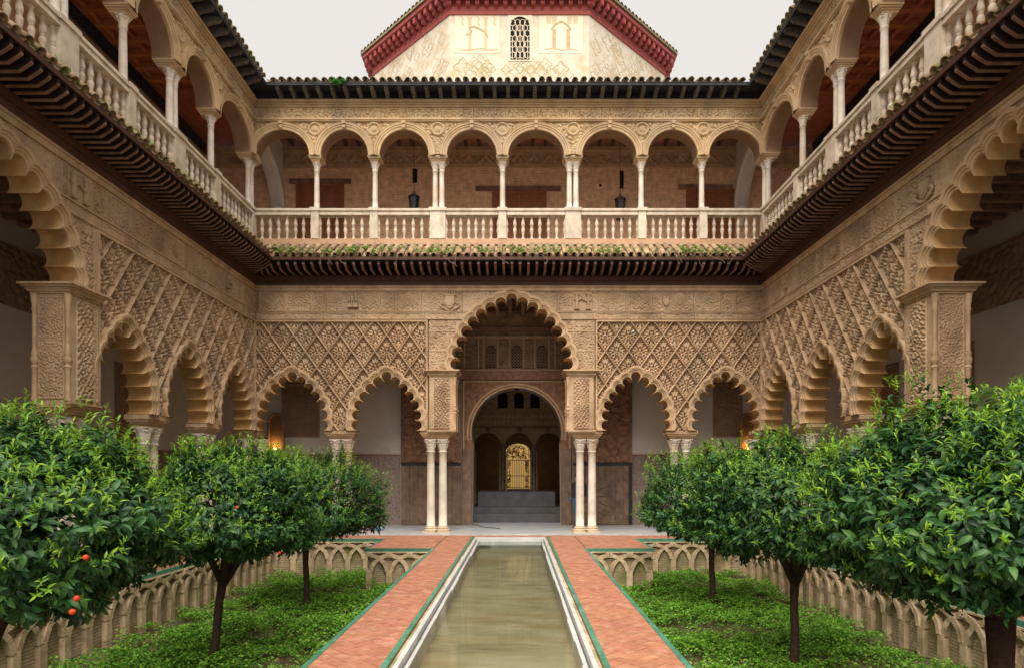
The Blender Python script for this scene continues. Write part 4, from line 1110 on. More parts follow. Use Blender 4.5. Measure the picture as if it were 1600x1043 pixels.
# dado of patterned tiles with a border of roundels, plaster fields
dz1 = wz(709)
for x0, x1 in ((XLW, wx(626)), (wx(986), XRW)):
    n_ = max(1, int((x1 - x0) / .62)); st = (x1 - x0) / n_
    for i in range(n_):
        xa = x0 + i * st
        wpart('dado_panel', MB().box(xa + .004, xa + st - .004, -.022, -.002, .03, dz1 - .52), TILEDADO)
        rc = (xa + .004, xa + st - .004, dz1 - .51, dz1 - .06)
        relief('dado_roundel', rc, .03, lambda A, Z, cx=xa + st / 2, cz=dz1 - .285: -.022 - .012 * (np.abs(np.hypot(A - cx, Z - cz) - .17) < .035) - .012 * (np.hypot(A - cx, Z - cz) < .08), TILEDADO, inw)
    wpart('dado_border', MB().box(x0, x1, -.03, -.002, dz1 - .055, dz1), LACE)
for x0, x1, y0, y1 in ((440, 500, 683, 597), (1113, 1160, 683, 597)):
    rc = (wx(x0), wx(x1), wz(y0), wz(y1))
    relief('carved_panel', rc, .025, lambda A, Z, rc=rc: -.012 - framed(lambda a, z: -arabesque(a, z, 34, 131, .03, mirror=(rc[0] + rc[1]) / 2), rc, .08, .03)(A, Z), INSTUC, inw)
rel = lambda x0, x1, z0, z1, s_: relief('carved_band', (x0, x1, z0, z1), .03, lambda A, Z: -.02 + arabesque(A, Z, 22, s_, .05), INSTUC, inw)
rel(XLW, wx(711), 6.1, 6.9, 132); rel(wx(904), XRW, 6.1, 6.9, 133)
wpart('small_notice', MB().box(wx(594), wx(610), -.03, -.004, wz(706), wz(699)), SIGNM)
# open door leaves standing flat against the wall
def door_leaf(px0, px1, label, ribs):
    d = empty('door', ((wx(px0) + wx(px1)) / 2, -.16, .05)); d.parent = inw; d['label'] = label
    w = (wx(px1) - wx(px0)) / 2; H = wz(598) - .05; zm = wz(724) - .05
    nb = 7
    for i in range(nb):
        MB().box(-w + i * 2 * w / nb + .003, -w + (i + 1) * 2 * w / nb - .003, -.03 + random.uniform(-.004, .004), .03, 0, zm - .06).build('plank', DOORW, d)
    MB().box(-w, w, -.045, .03, zm - .055, zm + .045).build('iron_band', IRON, d)
    MB().box(-w, w, -.04, .03, 0.0, .14).build('bottom_rail', DOORW, d)
    def fn(A, Z):
        g = np.cos(A * 9) * np.cos(Z * 9) + np.cos((A + Z) * 6.4) * np.cos((A - Z) * 6.4)
        return -.03 - .04 * (np.abs(g) < .28) - .02 * (g > .9)
    relief('lacework_panel', (-w + .08, w - .08, zm + .06, H - .08), .025, fn, LACE, d, smooth=False)
    fm = MB(); fm.box(-w, -w + .08, -.05, .03, zm + .046, H); fm.box(w - .08, w, -.05, .03, zm + .046, H); fm.box(-w + .08, w - .08, -.05, .03, H - .08, H); fm.build('door_frame', DOORW, d)
    if ribs:
        for t in np.linspace(.25, PI - .25, 9):
            L_ = min(w * 1.5 / max(.2, abs(math.cos(t - PI / 2)) + .2), 1.1)
            c_ = (-w + .2, -.045, zm * .48); e_ = (min(w - .05, -w + .2 + L_ * math.sin(t)), -.045, min(zm - .1, max(.18, zm * .48 + L_ * math.cos(t))))
            MB().tube([c_, e_], .022, 4).build('ray_batten', DOORW, d)
        MB().box(w - .12, w, -.06, -.045, .0, zm - .06).build('steel_edge', IRON, d)
door_leaf(628, 721, 'tall dark plank door leaf folded back left of the portal', False)
door_leaf(894.5, 986, 'tall dark door leaf with sunburst battens folded back right of the portal', True)
# side inner walls, ceilings, floors between storeys
for side in ('left', 'right'):
    sx = -1 if side == 'left' else 1
    xw = XLW if side == 'left' else XRW
    sw_ = tag(empty('side_inner_wall', (xw, 12, 0)), f'white plaster inner wall with tile dado behind the {side} arcade', 'wall')
    wchild(MB().box(*sorted((xw, xw + sx * .3)), YN, YW + .6, 0, 7.25), 'plaster', PLASTER, sw_)
    wchild(MB().box(*sorted((xw - sx * .02, xw)), YN, YW - .03, .03, 2.42), 'dado', TILEDADO, sw_)
    wchild(MB().box(*sorted((xw - sx * .035, xw)), YN, YW - .03, 2.421, 2.48), 'dado_border', LACE, sw_)
    A_, Z_ = np.meshgrid(np.linspace(6.5, YW - .1, 330), np.linspace(5.3, 6.6, 36))
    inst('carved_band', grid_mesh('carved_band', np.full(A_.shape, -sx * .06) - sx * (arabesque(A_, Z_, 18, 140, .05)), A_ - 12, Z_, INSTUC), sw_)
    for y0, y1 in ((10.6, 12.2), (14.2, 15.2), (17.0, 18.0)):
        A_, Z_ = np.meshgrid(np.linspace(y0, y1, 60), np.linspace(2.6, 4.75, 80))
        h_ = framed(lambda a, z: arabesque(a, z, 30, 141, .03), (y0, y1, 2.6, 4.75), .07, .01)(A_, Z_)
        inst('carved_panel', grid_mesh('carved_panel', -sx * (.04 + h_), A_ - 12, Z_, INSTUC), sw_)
ce = MB(); ce.box(XLW, XRW, YB - .02 + .52, YW + .6, 7.25, ZF - .01); ce.box(XLW, XL - .48, YN, YB + .5, 7.25, ZF - .01); ce.box(XR + .48, XRW, YN, YB + .5, 7.25, ZF - .01)
ceil = struct('gallery_ceiling', ce, BEAM)
for y_ in np.arange(7, 19, .42):
    for x0, x1 in ((XLW + .02, XL - .53), (XR + .53, XRW - .02)): MB().box(x0, x1, y_ - .06, y_ + .06, 7.08, 7.249).build('ceiling_beam', WOOD, ceil)
for x_ in np.arange(XL, XR, .42): MB().box(x_ - .06, x_ + .06, YB + .53, YW - .02, 7.08, 7.249).build('ceiling_beam', WOOD, ceil)
struct('upper_floor', MB().box(XL, XR, YB + .0, YW, ZF - .009, ZF - .001).box(XLW, XL, YN, YW, ZF - .009, ZF - .001).box(XR, XRW, YN, YW, ZF - .009, ZF - .001), UPFLOOR)

# niche lamps in the far corners
for px_, sd_ in ((432, 'left'), (1167, 'right')):
    o = tag(empty('niche_lamp', (wx(px_), YW - .02, 0)), f'warm uplight glowing in an arched niche in the far {sd_} corner', 'lamp')
    w = .22; z0, z1 = wz(702), wz(648)
    arcp = [(w * math.cos(t), z1 - w * 1.2 + w * 1.2 * math.sin(t)) for t in np.linspace(0, PI, 15)]
    pf = [(-w - .07, z0), (-w, z0)] + arcp[::-1] + [(w, z0), (w + .07, z0)] + [((w + .07) * math.cos(t), z1 - w * 1.2 + (w + .07) * 1.2 * math.sin(t)) for t in np.linspace(0, PI, 15)]
    MB().prism(pf, -.08, -.01).build('niche_frame', INSTUC, o)
    MB().prism([(-w, z0)] + arcp[::-1] + [(w, z0)], -.012, -.006).build('niche_back', NICHE, o)
    MB().box(-w, w, -.16, -.013, z0 - .05, z0).build('niche_sill', INSTUC, o)
    MB().lathe([(.03, 0), (.045, .02), (.04, .07), (.02, .08)], 10, (0, -.10, z0)).build('bulb', BULB, o)
    ld = bpy.data.lights.new('lamp_light', 'POINT'); ld.energy = 5; ld.color = (1, .55, .2); ld.shadow_soft_size = .04
    lo_ = bpy.data.objects.new('lamp_light', ld); C.objects.link(lo_); lo_.parent = o; lo_.location = (0, -.13, z0 + .14)

# hall beyond the portal
hall = MB(); hall.box(-5.2, 5.2, YW + .55, 34, -.2, .028)
struct('hall_floor', hall, FLOORM)
hw_ = MB(); hw_.box(-5.4, -5.2, YW + .55, 34, 0, 8.5); hw_.box(5.2, 5.4, YW + .55, 34, 0, 8.5); hw_.box(-5.4, 5.4, YW + .55, 34, 8.5, 8.7); hw_.box(-5.4, 5.4, 33.0, 33.2, 0, 8.5)
struct('hall_wall', hw_, INSTUC)
st_ = tag(empty('grey_steps', (pc, 23.5, .03)), 'dark grey carpeted steps inside the portal', 'steps')
for (x0, x1, y0, y1, z0, z1) in ((-1.62, 1.62, 22.75, 25.6, .0, .30), (-1.62, 1.62, 23.1, 25.6, .302, .52), (-1.42, 1.42, 23.6, 25.6, .522, 1.06)):
    MB().box(x0, x1, y0 - 23.5, y1 - 23.5, z0, z1).build('step', CARPET, st_)
YH = 27.0; sh = .027
hx = lambda px: (px - VX) * sh
hz = lambda py: EYE + (VY - py) * sh
ih = tag(empty('hall_arcade', (0, YH, 0)), 'shadowed inner arcade of three horseshoe arches seen through the portal', 'arcade')
pl = [(-5.2, 8.4), (-5.2, .03)]
opens = []
for px_ in (762, 810, 858):
    c = hx(px_); r = .56
    zc2 = hz(696); a_ = [(c + r * math.cos(t), zc2 + r * math.sin(t)) for t in np.linspace(PI + .45, -.45, 24)]
    a_ = [(c - r * .85, .03)] + a_ + [(c + r * .85, .03)]
    opens.append(a_); pl += a_
pl += [(5.2, .03), (5.2, 8.4)]
MB().prism(pl, 0, .35).build('arcade_core', HALLST, ih)
for px_ in (786, 834): 
    m_ = MB().lathe([(.10, 0), (.12, .05), (.085, .1), (.08, 1.7), (.10, 1.75), (.14, 1.95), (.14, 2.0)], 12, (hx(px_), -.12, .95)); m_.build('green_column', TILEDADO, ih, True)
for px_ in (762, 810, 858):
    rows = [[(hx(px_) + (.56 + d) * math.cos(t), b, hz(696) + (.56 + d) * math.sin(t)) for t in np.linspace(PI + .3, -.3, 24)] for d, b in ((0, .0), (0, -.05), (.05, -.05), (.05, -.02), (.09, -.02), (.09, 0))]
    MB().rows(rows).build('arch_moulding', FRAMEL, ih)
rc = (hx(735), hx(885), hz(666), hz(597))
def in_fn(A, Z):
    g = np.cos(A * 16) * np.cos(Z * 12); q = -.01 - .09 * sst(.1, .2, np.abs(g)) * (Z < hz(642)) - .07 * sst(0, .4, labyrinth(A, Z, 22, 150, mirror=hx(811))) * (Z >= hz(642))
    for w_ in (785.6, 811, 836): q = np.where((np.abs(A - hx(w_)) < .22) & (Z > hz(638)) & (Z < hz(613)), .02, q)
    return q
relief('carved_panel', rc, .03, in_fn, HALLST, ih)
for w_ in (785.6, 811, 836):
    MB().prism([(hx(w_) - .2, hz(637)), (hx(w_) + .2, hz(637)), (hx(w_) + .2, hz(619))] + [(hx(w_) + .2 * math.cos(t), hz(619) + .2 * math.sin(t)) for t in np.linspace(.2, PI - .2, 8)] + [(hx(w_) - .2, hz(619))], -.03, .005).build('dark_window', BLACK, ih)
MB().box(hx(735), hx(885), -.08, -.0, hz(668), hz(666)).build('cornice', LACE, ih)
for px_ in (763, 811, 856): MB().lathe([(.0, 0), (.07, .03), (.09, .1), (.05, .17), (.0, .2)], 10, (hx(px_), -.1, hz(673))).build('boss', LACE, ih, True)
# the glowing grille
YG = 31.0; sg_ = .031
gx = lambda px: (px - VX) * sg_
gz = lambda py: EYE + (VY - py) * sg_
gr = tag(empty('grille_window', (gx(809.5), YG, gz(763))), 'golden lit window behind ornate grille at the end of the hall', 'window')
gw_, gh = (gx(829) - gx(790)) / 2, gz(692) - gz(763)
top = [(gw_ * x, gh * z) for x, z in ((1, 0), (1, .66), (.90, .72), (.95, .78), (.97, .86), (.80, .93), (.45, .98), (0, 1.0))]
MB().prism(top + [(-x, z) for x, z in top[::-1][1:]], .02, .04).build('lit_curtain', GLOW, gr)
for i in range(-7, 8): MB().box(i * gw_ / 7 - .014, i * gw_ / 7 + .014, -.03, -.005, 0, gh * (.66 if i % 3 else .9)).build('bar', GILT if abs(i) > 1 else IRON, gr)
for z_ in (.02, .28, .62): MB().box(-gw_, gw_, -.045, -.031, gh * z_, gh * z_ + .03).build('rail', IRON, gr)
sc_ = MB()
for i in range(110):
    x_, z_ = random.uniform(-gw_ * .85, gw_ * .85), gh * random.uniform(.68, .95)
    if i > 66: x_, z_ = random.choice((-1, 1)) * gw_ * .72, gh * random.uniform(.05, .6)
    t0 = random.uniform(0, 6); sc_.tube([(x_ + .085 * math.cos(t0 + t) * (1 - t / 7), -.02, z_ + .085 * math.sin(t0 + t) * (1 - t / 7)) for t in np.linspace(0, 4.6, 9)], .014, 4)
sc_.build('scrollwork', GILT, gr)
# cable on the floor
MB().tube([(wx(738), YW - .05, .04), (wx(748), YW - .35, .04), (-1.2, 20.9, .04), (-.75, 20.5, .04), (-.55, 20.2, .04)], .012, 6).build('cable', IRON)
tag(bpy.data.objects['cable'], 'black cable trailing across the gallery floor by the portal', 'cable')

# ------------------------------------------------------------------ upper gallery interiors
YU = YB + 2.8; su = .0218
ux = lambda px: (px - VX) * su
uz = lambda py: EYE + (VY - py) * su
ug = tag(empty('brick_wall', (0, YU, ZF)), 'brown brick rear wall of the far upper gallery with stucco frieze', 'wall')
MB().box(XLW, XRW, 0, .4, 0, uz(263) - ZF).build('brickwork', BRICKW, ug)
for z0, z1, b in ((uz(263), uz(257), .05), (uz(242.5), uz(238), .05), (uz(237.9), uz(231), .10)): MB().box(XLW, XRW, -b, .4, z0 - ZF + .0005, z1 - ZF).build('cornice', MOULD, ug)
def zig(A, Z):
    t = np.abs(((A / .55) % 1) - .5) * 2
    return -.01 - .03 * (np.abs((Z - (uz(257) - ZF)) / .32 - t) < .16) - .02 * sst(0, .5, labyrinth(A, Z, 40, 160))
relief('stucco_frieze', (XL - .3, XR + .3, uz(257) - ZF, uz(242.5) - ZF), .022, zig, MOULD, ug)
MB().box(XLW, XRW, .02, .4, uz(257) - ZF, uz(242.5) - ZF).build('frieze_core', MOULD, ug)
for x0, x1, y0, y1 in ((644.5, 652, 286, 264), (968, 974.5, 295, 267), (936, 940, 292, 288)):
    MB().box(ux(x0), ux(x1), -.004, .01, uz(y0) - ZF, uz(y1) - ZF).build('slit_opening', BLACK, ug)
def udoor(x0, x1, ytop, lx0, lx1, label):
    d = empty('door', ((ux(x0) + ux(x1)) / 2, 0, 0)); d.parent = ug; d['label'] = label
    w, H = (ux(x1) - ux(x0)) / 2, uz(ytop) - ZF
    for q in (-1, 1): MB().box(*sorted((q * w, q * (w - .10))), -.06, -.002, 0, H).build('frame', DOORC, d)
    MB().box(-w + .1, w - .1, -.06, -.002, H - .1, H).build('frame', DOORC, d)
    for q in (-1, 1):
        lf = MB().box(*sorted((q * .006, q * (w - .105))), -.035, -.003, 0.01, H - .105)
        for z0, z1 in ((.1, .75), (.85, 1.5), (1.6, H - .22)):
            if z1 - z0 < .2: continue
            xa, xb = sorted((q * .1, q * (w - .2)))
            lf.box(xa, xb, -.05, -.0345, z0, z1).box(xa + .06, xb - .06, -.065, -.0495, z0 + .06, z1 - .06)
        lf.build('leaf', DOORC, d)
    lin = MB().box(ux(lx0) - d.location.x, ux(lx1) - d.location.x, -.05, -.002, H + .003, H + .17).build('lintel', WOOD, d)
udoor(463, 538, 288, 453, 549, 'chestnut panelled door at the left end of the far upper gallery')
udoor(769, 854, 299.5, 743, 876, 'chestnut panelled door in the middle of the far upper gallery')
udoor(1072, 1148, 297, 1059, 1145, 'chestnut panelled door at the right end of the far upper gallery')
def lantern(px_, label, zt):
    yl = YB + 1.4; s_ = yl / FPX
    o = tag(empty('hanging_lantern', ((px_ - VX) * s_, yl, zt)), label, 'lantern')
    H = .92; w = .165
    MB().tube([(0, 0, 0), (0, 0, 12.8 - zt)], .008, 6).build('rod', IRON, o)
    MB().lathe([(.02, -.02), (.03, -.04), (.015, -.07), (.03, -.09), (.09, -.13), (.13, -.17), (w + .03, -.2), (w + .03, -.225), (.0, -.226)], 8).build('cap', IRON, o)
    for t in range(6):
        an = t * PI / 3; MB().tube([(w * math.cos(an), w * math.sin(an), -.22), (w * .72 * math.cos(an), w * .72 * math.sin(an), -H + .1)], .011, 5).build('frame_bar', IRON, o)
    gm = MB().lathe([(w * .97, -.23), (w * .7, -H + .11)], 6); gm.build('glass', LANTG, o)
    MB().lathe([(w * .74, -H + .1), (w * .8, -H + .08), (.05, -H + .03), (.03, -H), (.0, -H - .01)], 8).build('base_cup', IRON, o)
LANTG = bpy.data.materials.new('lantern_glass'); LANTG.use_nodes = True
n, l = LANTG.node_tree.nodes, LANTG.node_tree.links
tr = n.new('ShaderNodeBsdfTransparent'); tr.inputs[0].default_value = (.35, .35, .33, 1); mm_ = n.new('ShaderNodeMixShader'); mm_.inputs[0].default_value = .6
l.new(tr.outputs[0], mm_.inputs[1]); l.new(n['Principled BSDF'].outputs[0], mm_.inputs[2]); l.new(mm_.outputs[0], n['Material Output'].inputs[0]); n['Principled BSDF'].inputs['Base Color'].default_value = (.03, .03, .03, 1); n['Principled BSDF'].inputs['Roughness'].default_value = .15
lantern(647, 'black iron lantern hanging left of the middle door in the upper gallery', 10.78)
lantern(969, 'black iron lantern hanging right of the middle door in the upper gallery', 10.70)
# ceilings of the upper galleries
uc = struct('upper_ceiling', MB().box(XLW, XRW, YB + .0, YU + .4, 12.96, 13.05).box(XLW, XL, 5, YB, 12.96, 13.05).box(XR, XRW, 5, YB, 12.96, 13.05), COFFER)
for y_ in np.arange(7.0, 18.8, .55):
    for x0, x1 in ((XLW + .3, XL - .52), (XR + .52, XRW - .3)): MB().box(x0, x1, y_ - .06, y_ + .06, 12.80, 12.958).build('coffer_beam', COFFER, uc)
for x_ in list(np.arange(XLW + .45, XL - .6, .5)) + list(np.arange(XR + .75, XRW - .3, .5)): MB().box(x_ - .05, x_ + .05, 7.0, 18.8, 12.84, 12.957).build('coffer_beam', COFFER, uc)
for x_ in np.arange(XL + .2, XR, .45): MB().box(x_ - .05, x_ + .05, YB + .52, YU - .12, 12.83, 12.958).build('ceiling_beam', BEAM, uc)
for side in ('left', 'right'):
    sx = -1 if side == 'left' else 1; xw = XLW if sx < 0 else XRW
    o = tag(empty('brick_wall', (xw, 12, ZF)), f'shadowed brick rear wall of the {side} upper gallery', 'wall')
    wchild(MB().box(*sorted((xw, xw + sx * .3)), 5, YU, ZF, 12.96), 'brickwork', BRICKW, o)
    wchild(MB().box(*sorted((xw, xw - sx * .08)), 5, YU - .02, 12.3, 12.6), 'stucco_frieze', MOULD, o)
    wchild(MB().box(*sorted((xw, xw - sx * .14)), 5, YU - .02, 12.601, 12.95), 'cornice', DARKW, o)
    # transverse arch closing the far gallery at its end
    xa = (ux(435) if sx < 0 else ux(1157))
    ta = tag(empty('transverse_arch', (xa, YB + .5, ZF)), f'pale moulded transverse arch at the {side} end of the far upper gallery', 'arch')
    Ly = YU - YB - .5; R0 = Ly - .12; zc3 = 10.75 - ZF
    pa = [(0, 4.3), (0, zc3 + 1.45)] 
    prof = [(Ly - R0 * 1.0 * math.cos(t) if False else (.02 + R0 * math.sin(t) * 1.0), zc3 + 1.50 * math.cos(t)) for t in np.linspace(0, PI / 2, 18)]
    poly = [(0.0, 12.94 - ZF), (0.0, zc3 + 1.5)] + prof + [(Ly - .002, zc3), (Ly - .002, 12.94 - ZF)]
    MB().xprism(poly, -.16, .16).build('arch_band', PLASTER, ta)
    rows = [[(x_, .02 + (R0 + d) * math.sin(t), zc3 + (1.5 + d) * math.cos(t)) for t in np.linspace(0, PI / 2, 18)] for x_, d in ((-.24, .10), (-.24, .0), (-.14, -.03), (.14, -.03), (.24, .0), (.24, .10))]
    MB().rows(rows).build('arch_moulding', PLASTER, ta)
    cb = MB().lathe([(.05, -.62), (.08, -.55), (.09, -.48), (.20, -.12), (.24, -.03), (.24, .0)], 12, (0, Ly - .10, zc3)); cb.build('corbel', PLASTER, ta, True)

# ------------------------------------------------------------------ tower behind
TA, TYF, TXC = 5.43, 25.0, .06
tz = lambda py: EYE + (VY - py) * .025
ap = TA / 2 * (1 + math.sqrt(2)); TCY = TYF + ap
tower = tag(empty('octagonal_tower', (TXC, TCY, 12.5)), 'octagonal tower with painted plaster faces and red bracketed eave above roof', 'tower')
ZT0, ZT1 = 12.5, tz(12)
def ocv(rad, k): return (rad * math.cos(R(-112.5 + 45 * k)), rad * math.sin(R(-112.5 + 45 * k)))
circ = TA / (2 * math.sin(PI / 8))
for k in range(8):
    p, q = ocv(circ, k), ocv(circ, k + 1)
    MB().add([(*p, 0), (*q, 0), (*q, ZT1 - 12.5), (*p, ZT1 - 12.5)], [(0, 1, 2, 3)]).build('painted_wall', FRESCO, tower)
brm = MB().box(-.075, .075, -.40, 0, .10, .34).box(-.075, .075, -.25, -.001, -.02, .0995).mesh('bracket', RED)
for k in range(8):
    p, q = Vector((*ocv(circ, k), 0)), Vector((*ocv(circ, k + 1), 0)); d = (q - p).normalized(); nr = Vector((d.y, -d.x, 0)); zc4 = ZT1 - 12.5
    if nr.y > .5: continue
    ang = math.atan2(d.y, d.x)
    def off(e): 
        x = e * math.tan(PI / 8); return [p + nr * e - d * x, q + nr * e + d * x]
    bd = MB()
    for e0, e1, z0, z1 in ((0.0, .05, -.30, 0), (0, .46, .345, .50)):
        a_, b_ = off(e1); c_, d_ = off(e0)
        v = [(*a_.xy, zc4 + z0), (*b_.xy, zc4 + z0), (*d_.xy, zc4 + z0), (*c_.xy, zc4 + z0), (*a_.xy, zc4 + z1), (*b_.xy, zc4 + z1), (*d_.xy, zc4 + z1), (*c_.xy, zc4 + z1)]
        bd.add(v, [(0, 1, 2, 3), (7, 6, 5, 4), (0, 4, 5, 1), (1, 5, 6, 2), (2, 6, 7, 3), (3, 7, 4, 0)])
    bd.build('red_cornice', RED, tower)
    a_, b_ = off(.003); c_, d_ = off(.0)
    MB().add([(*off(.004)[0].xy, zc4 - .0), (*off(.004)[1].xy, zc4), (*off(.004)[1].xy, zc4 + .35), (*off(.004)[0].xy, zc4 + .35)], [(0, 1, 2, 3)]).build('red_band', RED, tower)
    nbk = 15
    for i in range(nbk + 1):
        c = p + nr * .005 + d * ((i + .0) * TA / nbk); inst('bracket', brm, tower, (c.x, c.y, zc4), ang)
    a_, b_ = off(.55); Lr = (b_ - a_).length; nt = int(Lr / .25); tl_ = MB()
    for i in range(nt):
        c = a_ + d * ((i + .5) * Lr / nt)
        for j in range(6): pass
        t_ = np.linspace(0, PI, 7)
        rows = [[tuple(c + d * (.105 * math.cos(t)) - nr * s_ + Vector((0, 0, zc4 + .56 + .115 * math.sin(t) + s_ * .45))) for t in t_] for s_ in (0, .8)]
        tl_.rows(rows)
    tl_o = tl_.build('roof_tiles', TILED, tower); tl_o['kind'] = 'stuff'
    a2, b2 = off(.53)
    MB().add([(*a2.xy, zc4 + .52), (*b2.xy, zc4 + .52), (0, 0, zc4 + 3.6)], [(0, 1, 2)]).build('roof_plane', TILED, tower)
    MB().add([(*a2.xy, zc4 + .505), (*b2.xy, zc4 + .505), (*b2.xy, zc4 + .60), (*a2.xy, zc4 + .60)], [(0, 1, 2, 3)]).build('tile_bed', TILED, tower)
def tp(px_): return (px_ - VX) * .025 - TXC
def tzz(py): return tz(py) - 12.5
yf = -ap
twin = MB().box(tp(794), tp(831), yf - .02, yf - .002, tzz(96), tzz(24)).build('lattice_window', PAINTC, tower)
wa = [(tp(797.5), tzz(94)), (tp(827.5), tzz(94)), (tp(827.5), tzz(42))] + [(tp(812.5) + (tp(827.5) - tp(812.5)) * math.cos(t), tzz(42) + .38 * math.sin(t)) for t in np.linspace(.1, PI - .1, 12)] + [(tp(797.5), tzz(42))]
MB().prism(wa, yf - .026, yf - .021).build('dark_opening', BLACK).parent = twin
la = MB(); wc = tp(812.5)
for i in range(7):
    for j in range(4):
        cx, cz = wc + (j - 1.5) * .19 + (.095 if i % 2 else 0), tzz(92) + .12 + i * .21
        if abs(cx - wc) > .36: continue
        la.tube([(cx + .11 * math.cos(t), yf - .035, cz + .13 * math.sin(t)) for t in np.linspace(0, 2 * PI, 13)], .014, 4)
for i in range(-2, 3): la.tube([(wc + i * .15, yf - .035, tzz(94)), (wc + i * .15, yf - .035, tzz(60 if abs(i) > 1 else 40))], .013, 4)
la.build('lattice', PAINTC).parent = twin
def flat_(poly, m, nm, dy=.004): return MB().prism(poly, yf - dy, yf - .001).build(nm, m, tower)
def rectp(x0, x1, y0, y1): return [(tp(x0), tzz(y0)), (tp(x1), tzz(y0)), (tp(x1), tzz(y1)), (tp(x0), tzz(y1))]
for x0, x1 in ((710, 781), (842, 911)):
    flat_(rectp(x0, x1, 83, 23), PAINTC, 'painted_panel', .003)
    for r_ in ((x0, x1, 83.6, 82.8), (x0, x1, 23.4, 22.6), (x0 - .4, x0 + .4, 82.6, 23.6), (x1 - .4, x1 + .4, 82.6, 23.6)): flat_(rectp(*r_), PAINTO, 'painted_border', .006)
for cx in (734, 759):
    flat_(rectp(cx - 2.5, cx + 2.5, 77, 33), PAINTC if cx == 0 else PAINTO, 'painted_column', .007); flat_(rectp(cx - 4, cx + 4, 80, 77), PAINTO, 'painted_column', .007); flat_([(tp(cx - 4), tzz(27)), (tp(cx + 4), tzz(27)), (tp(cx + 2), tzz(33)), (tp(cx - 2), tzz(33))][::-1], PAINTO, 'painted_column', .007)
def ribbon(pts, w, m, nm, dy):
    L_, R_ = [], []
    for i, p in enumerate(pts):
        a_, b_ = pts[max(0, i - 1)], pts[min(len(pts) - 1, i + 1)]; dx, dz = b_[0] - a_[0], b_[1] - a_[1]; q = math.hypot(dx, dz)
        L_.append((tp(p[0] - dz / q * w), tzz(p[1] + dx / q * w))); R_.append((tp(p[0] + dz / q * w), tzz(p[1] - dx / q * w)))
    flat_(L_ + R_[::-1], m, nm, dy)
ribbon([(728, 54), (735, 55), (737, 49), (733, 44), (740, 42), (750, 46), (758, 51), (762, 59)], 1.6, PAINTG, 'painted_scroll', .010)
ribbon([(716, 77), (724, 79), (740, 78), (752, 76), (768, 79), (778, 77)], .8, PAINTR, 'painted_ground', .008)
for cx in (866, 888): flat_(rectp(cx - 3, cx + 3, 76, 46), PAINTR, 'painted_column', .007)
ribbon([(862, 47), (866, 40), (877, 34), (887, 40), (892, 47)], 1.6, PAINTG, 'painted_arch', .009)
for cx in (857, 866, 890, 899): flat_([(tp(cx - 3), tzz(38)), (tp(cx + 3), tzz(38)), (tp(cx + 4), tzz(26)), (tp(cx - 4), tzz(26))], PAINTO, 'painted_figure', .006)
for cx in (722, 747, 772): ribbon([(cx - 2, 26), (cx + 2, 30), (cx - 1, 36), (cx + 3, 41)], 1.3, PAINTO, 'painted_figure', .006)
ribbon([(852, 78), (862, 76), (876, 79), (890, 77), (903, 79)], .8, PAINTR, 'painted_ground', .008)
# faint interlace painted on all the visible faces
for k, seed in ((0, 1), (7, 2), (1, 3)):
    p, q = Vector(ocv(circ, k)), Vector(ocv(circ, k + 1)); d = (q - p).normalized(); nr = Vector((d.y, -d.x))
    g = random.Random(seed)
    m_ = MB()
    for i in range(70 if k else 26):
        s_ = g.uniform(.3, TA - .3); z_ = g.uniform(tz(118) - 12.5, tz(26) - 12.5) if k else g.uniform(tz(118), tz(100)) - 12.5
        sz = g.uniform(.14, .3)
        pts = [(s_ + sz * math.cos(t) * (1 + .3 * math.cos(4 * t)), z_ + sz * math.sin(t) * (1 + .3 * math.cos(4 * t))) for t in np.linspace(0, 2 * PI, 17)]
        for u_ in range(16):
            (s0, z0), (s1, z1) = pts[u_], pts[u_ + 1]; dx, dz = s1 - s0, z1 - z0; L_ = math.hypot(dx, dz); ox, oz = -dz / L_ * .012, dx / L_ * .012
            vv = [(s0 - ox, z0 - oz), (s1 - ox, z1 - oz), (s1 + ox, z1 + oz), (s0 + ox, z0 + oz)]
            m_.add([(*(p + d * a_ + nr * (.002 + .0002 * i)), b_) for a_, b_ in vv], [(0, 1, 2, 3)])
    o = m_.build('painted_tracery', PAINTO if k else PAINTG, tower); o['kind'] = 'stuff'

# ------------------------------------------------------------------ orange trees
def leaf_arrays(P, D, N, Ln, Wd, detail):
    """P base points, D leaf directions, N leaf normals, all (n,3) -> verts, faces of folded leaves"""
    n_ = len(P); S = np.cross(D, N); S /= np.linalg.norm(S, axis=1, keepdims=True) + 1e-9
    if detail: prof = ((.0, .0, 0), (.22, .75, .06), (.5, 1.0, .04), (.78, .62, -.06), (1.0, .0, -.2))
    else: prof = ((.0, .0, 0), (.45, 1.0, .03), (1.0, .0, -.16))
    V = []; per = []
    for t, w, sag in prof:
        c = P + D * (Ln * t)[:, None] + N * (Ln * sag)[:, None]
        if w == 0: V.append(c); per.append(1)
        else:
            V.append(c + S * (Wd * w * .5)[:, None] + N * (Wd * .16)[:, None]); V.append(c); V.append(c - S * (Wd * w * .5)[:, None] + N * (Wd * .16)[:, None]); per.append(3)
    nv = len(V); V = np.stack(V, 1).reshape(-1, 3)
    F = []
    if detail: loc = [(0, 2, 1), (0, 3, 2), (1, 2, 5, 4), (2, 3, 6, 5), (4, 5, 8, 7), (5, 6, 9, 8), (7, 8, 10), (8, 9, 10)]
    else: loc = [(0, 2, 1), (0, 3, 2), (1, 2, 4), (2, 3, 4)]
    return V, loc, nv
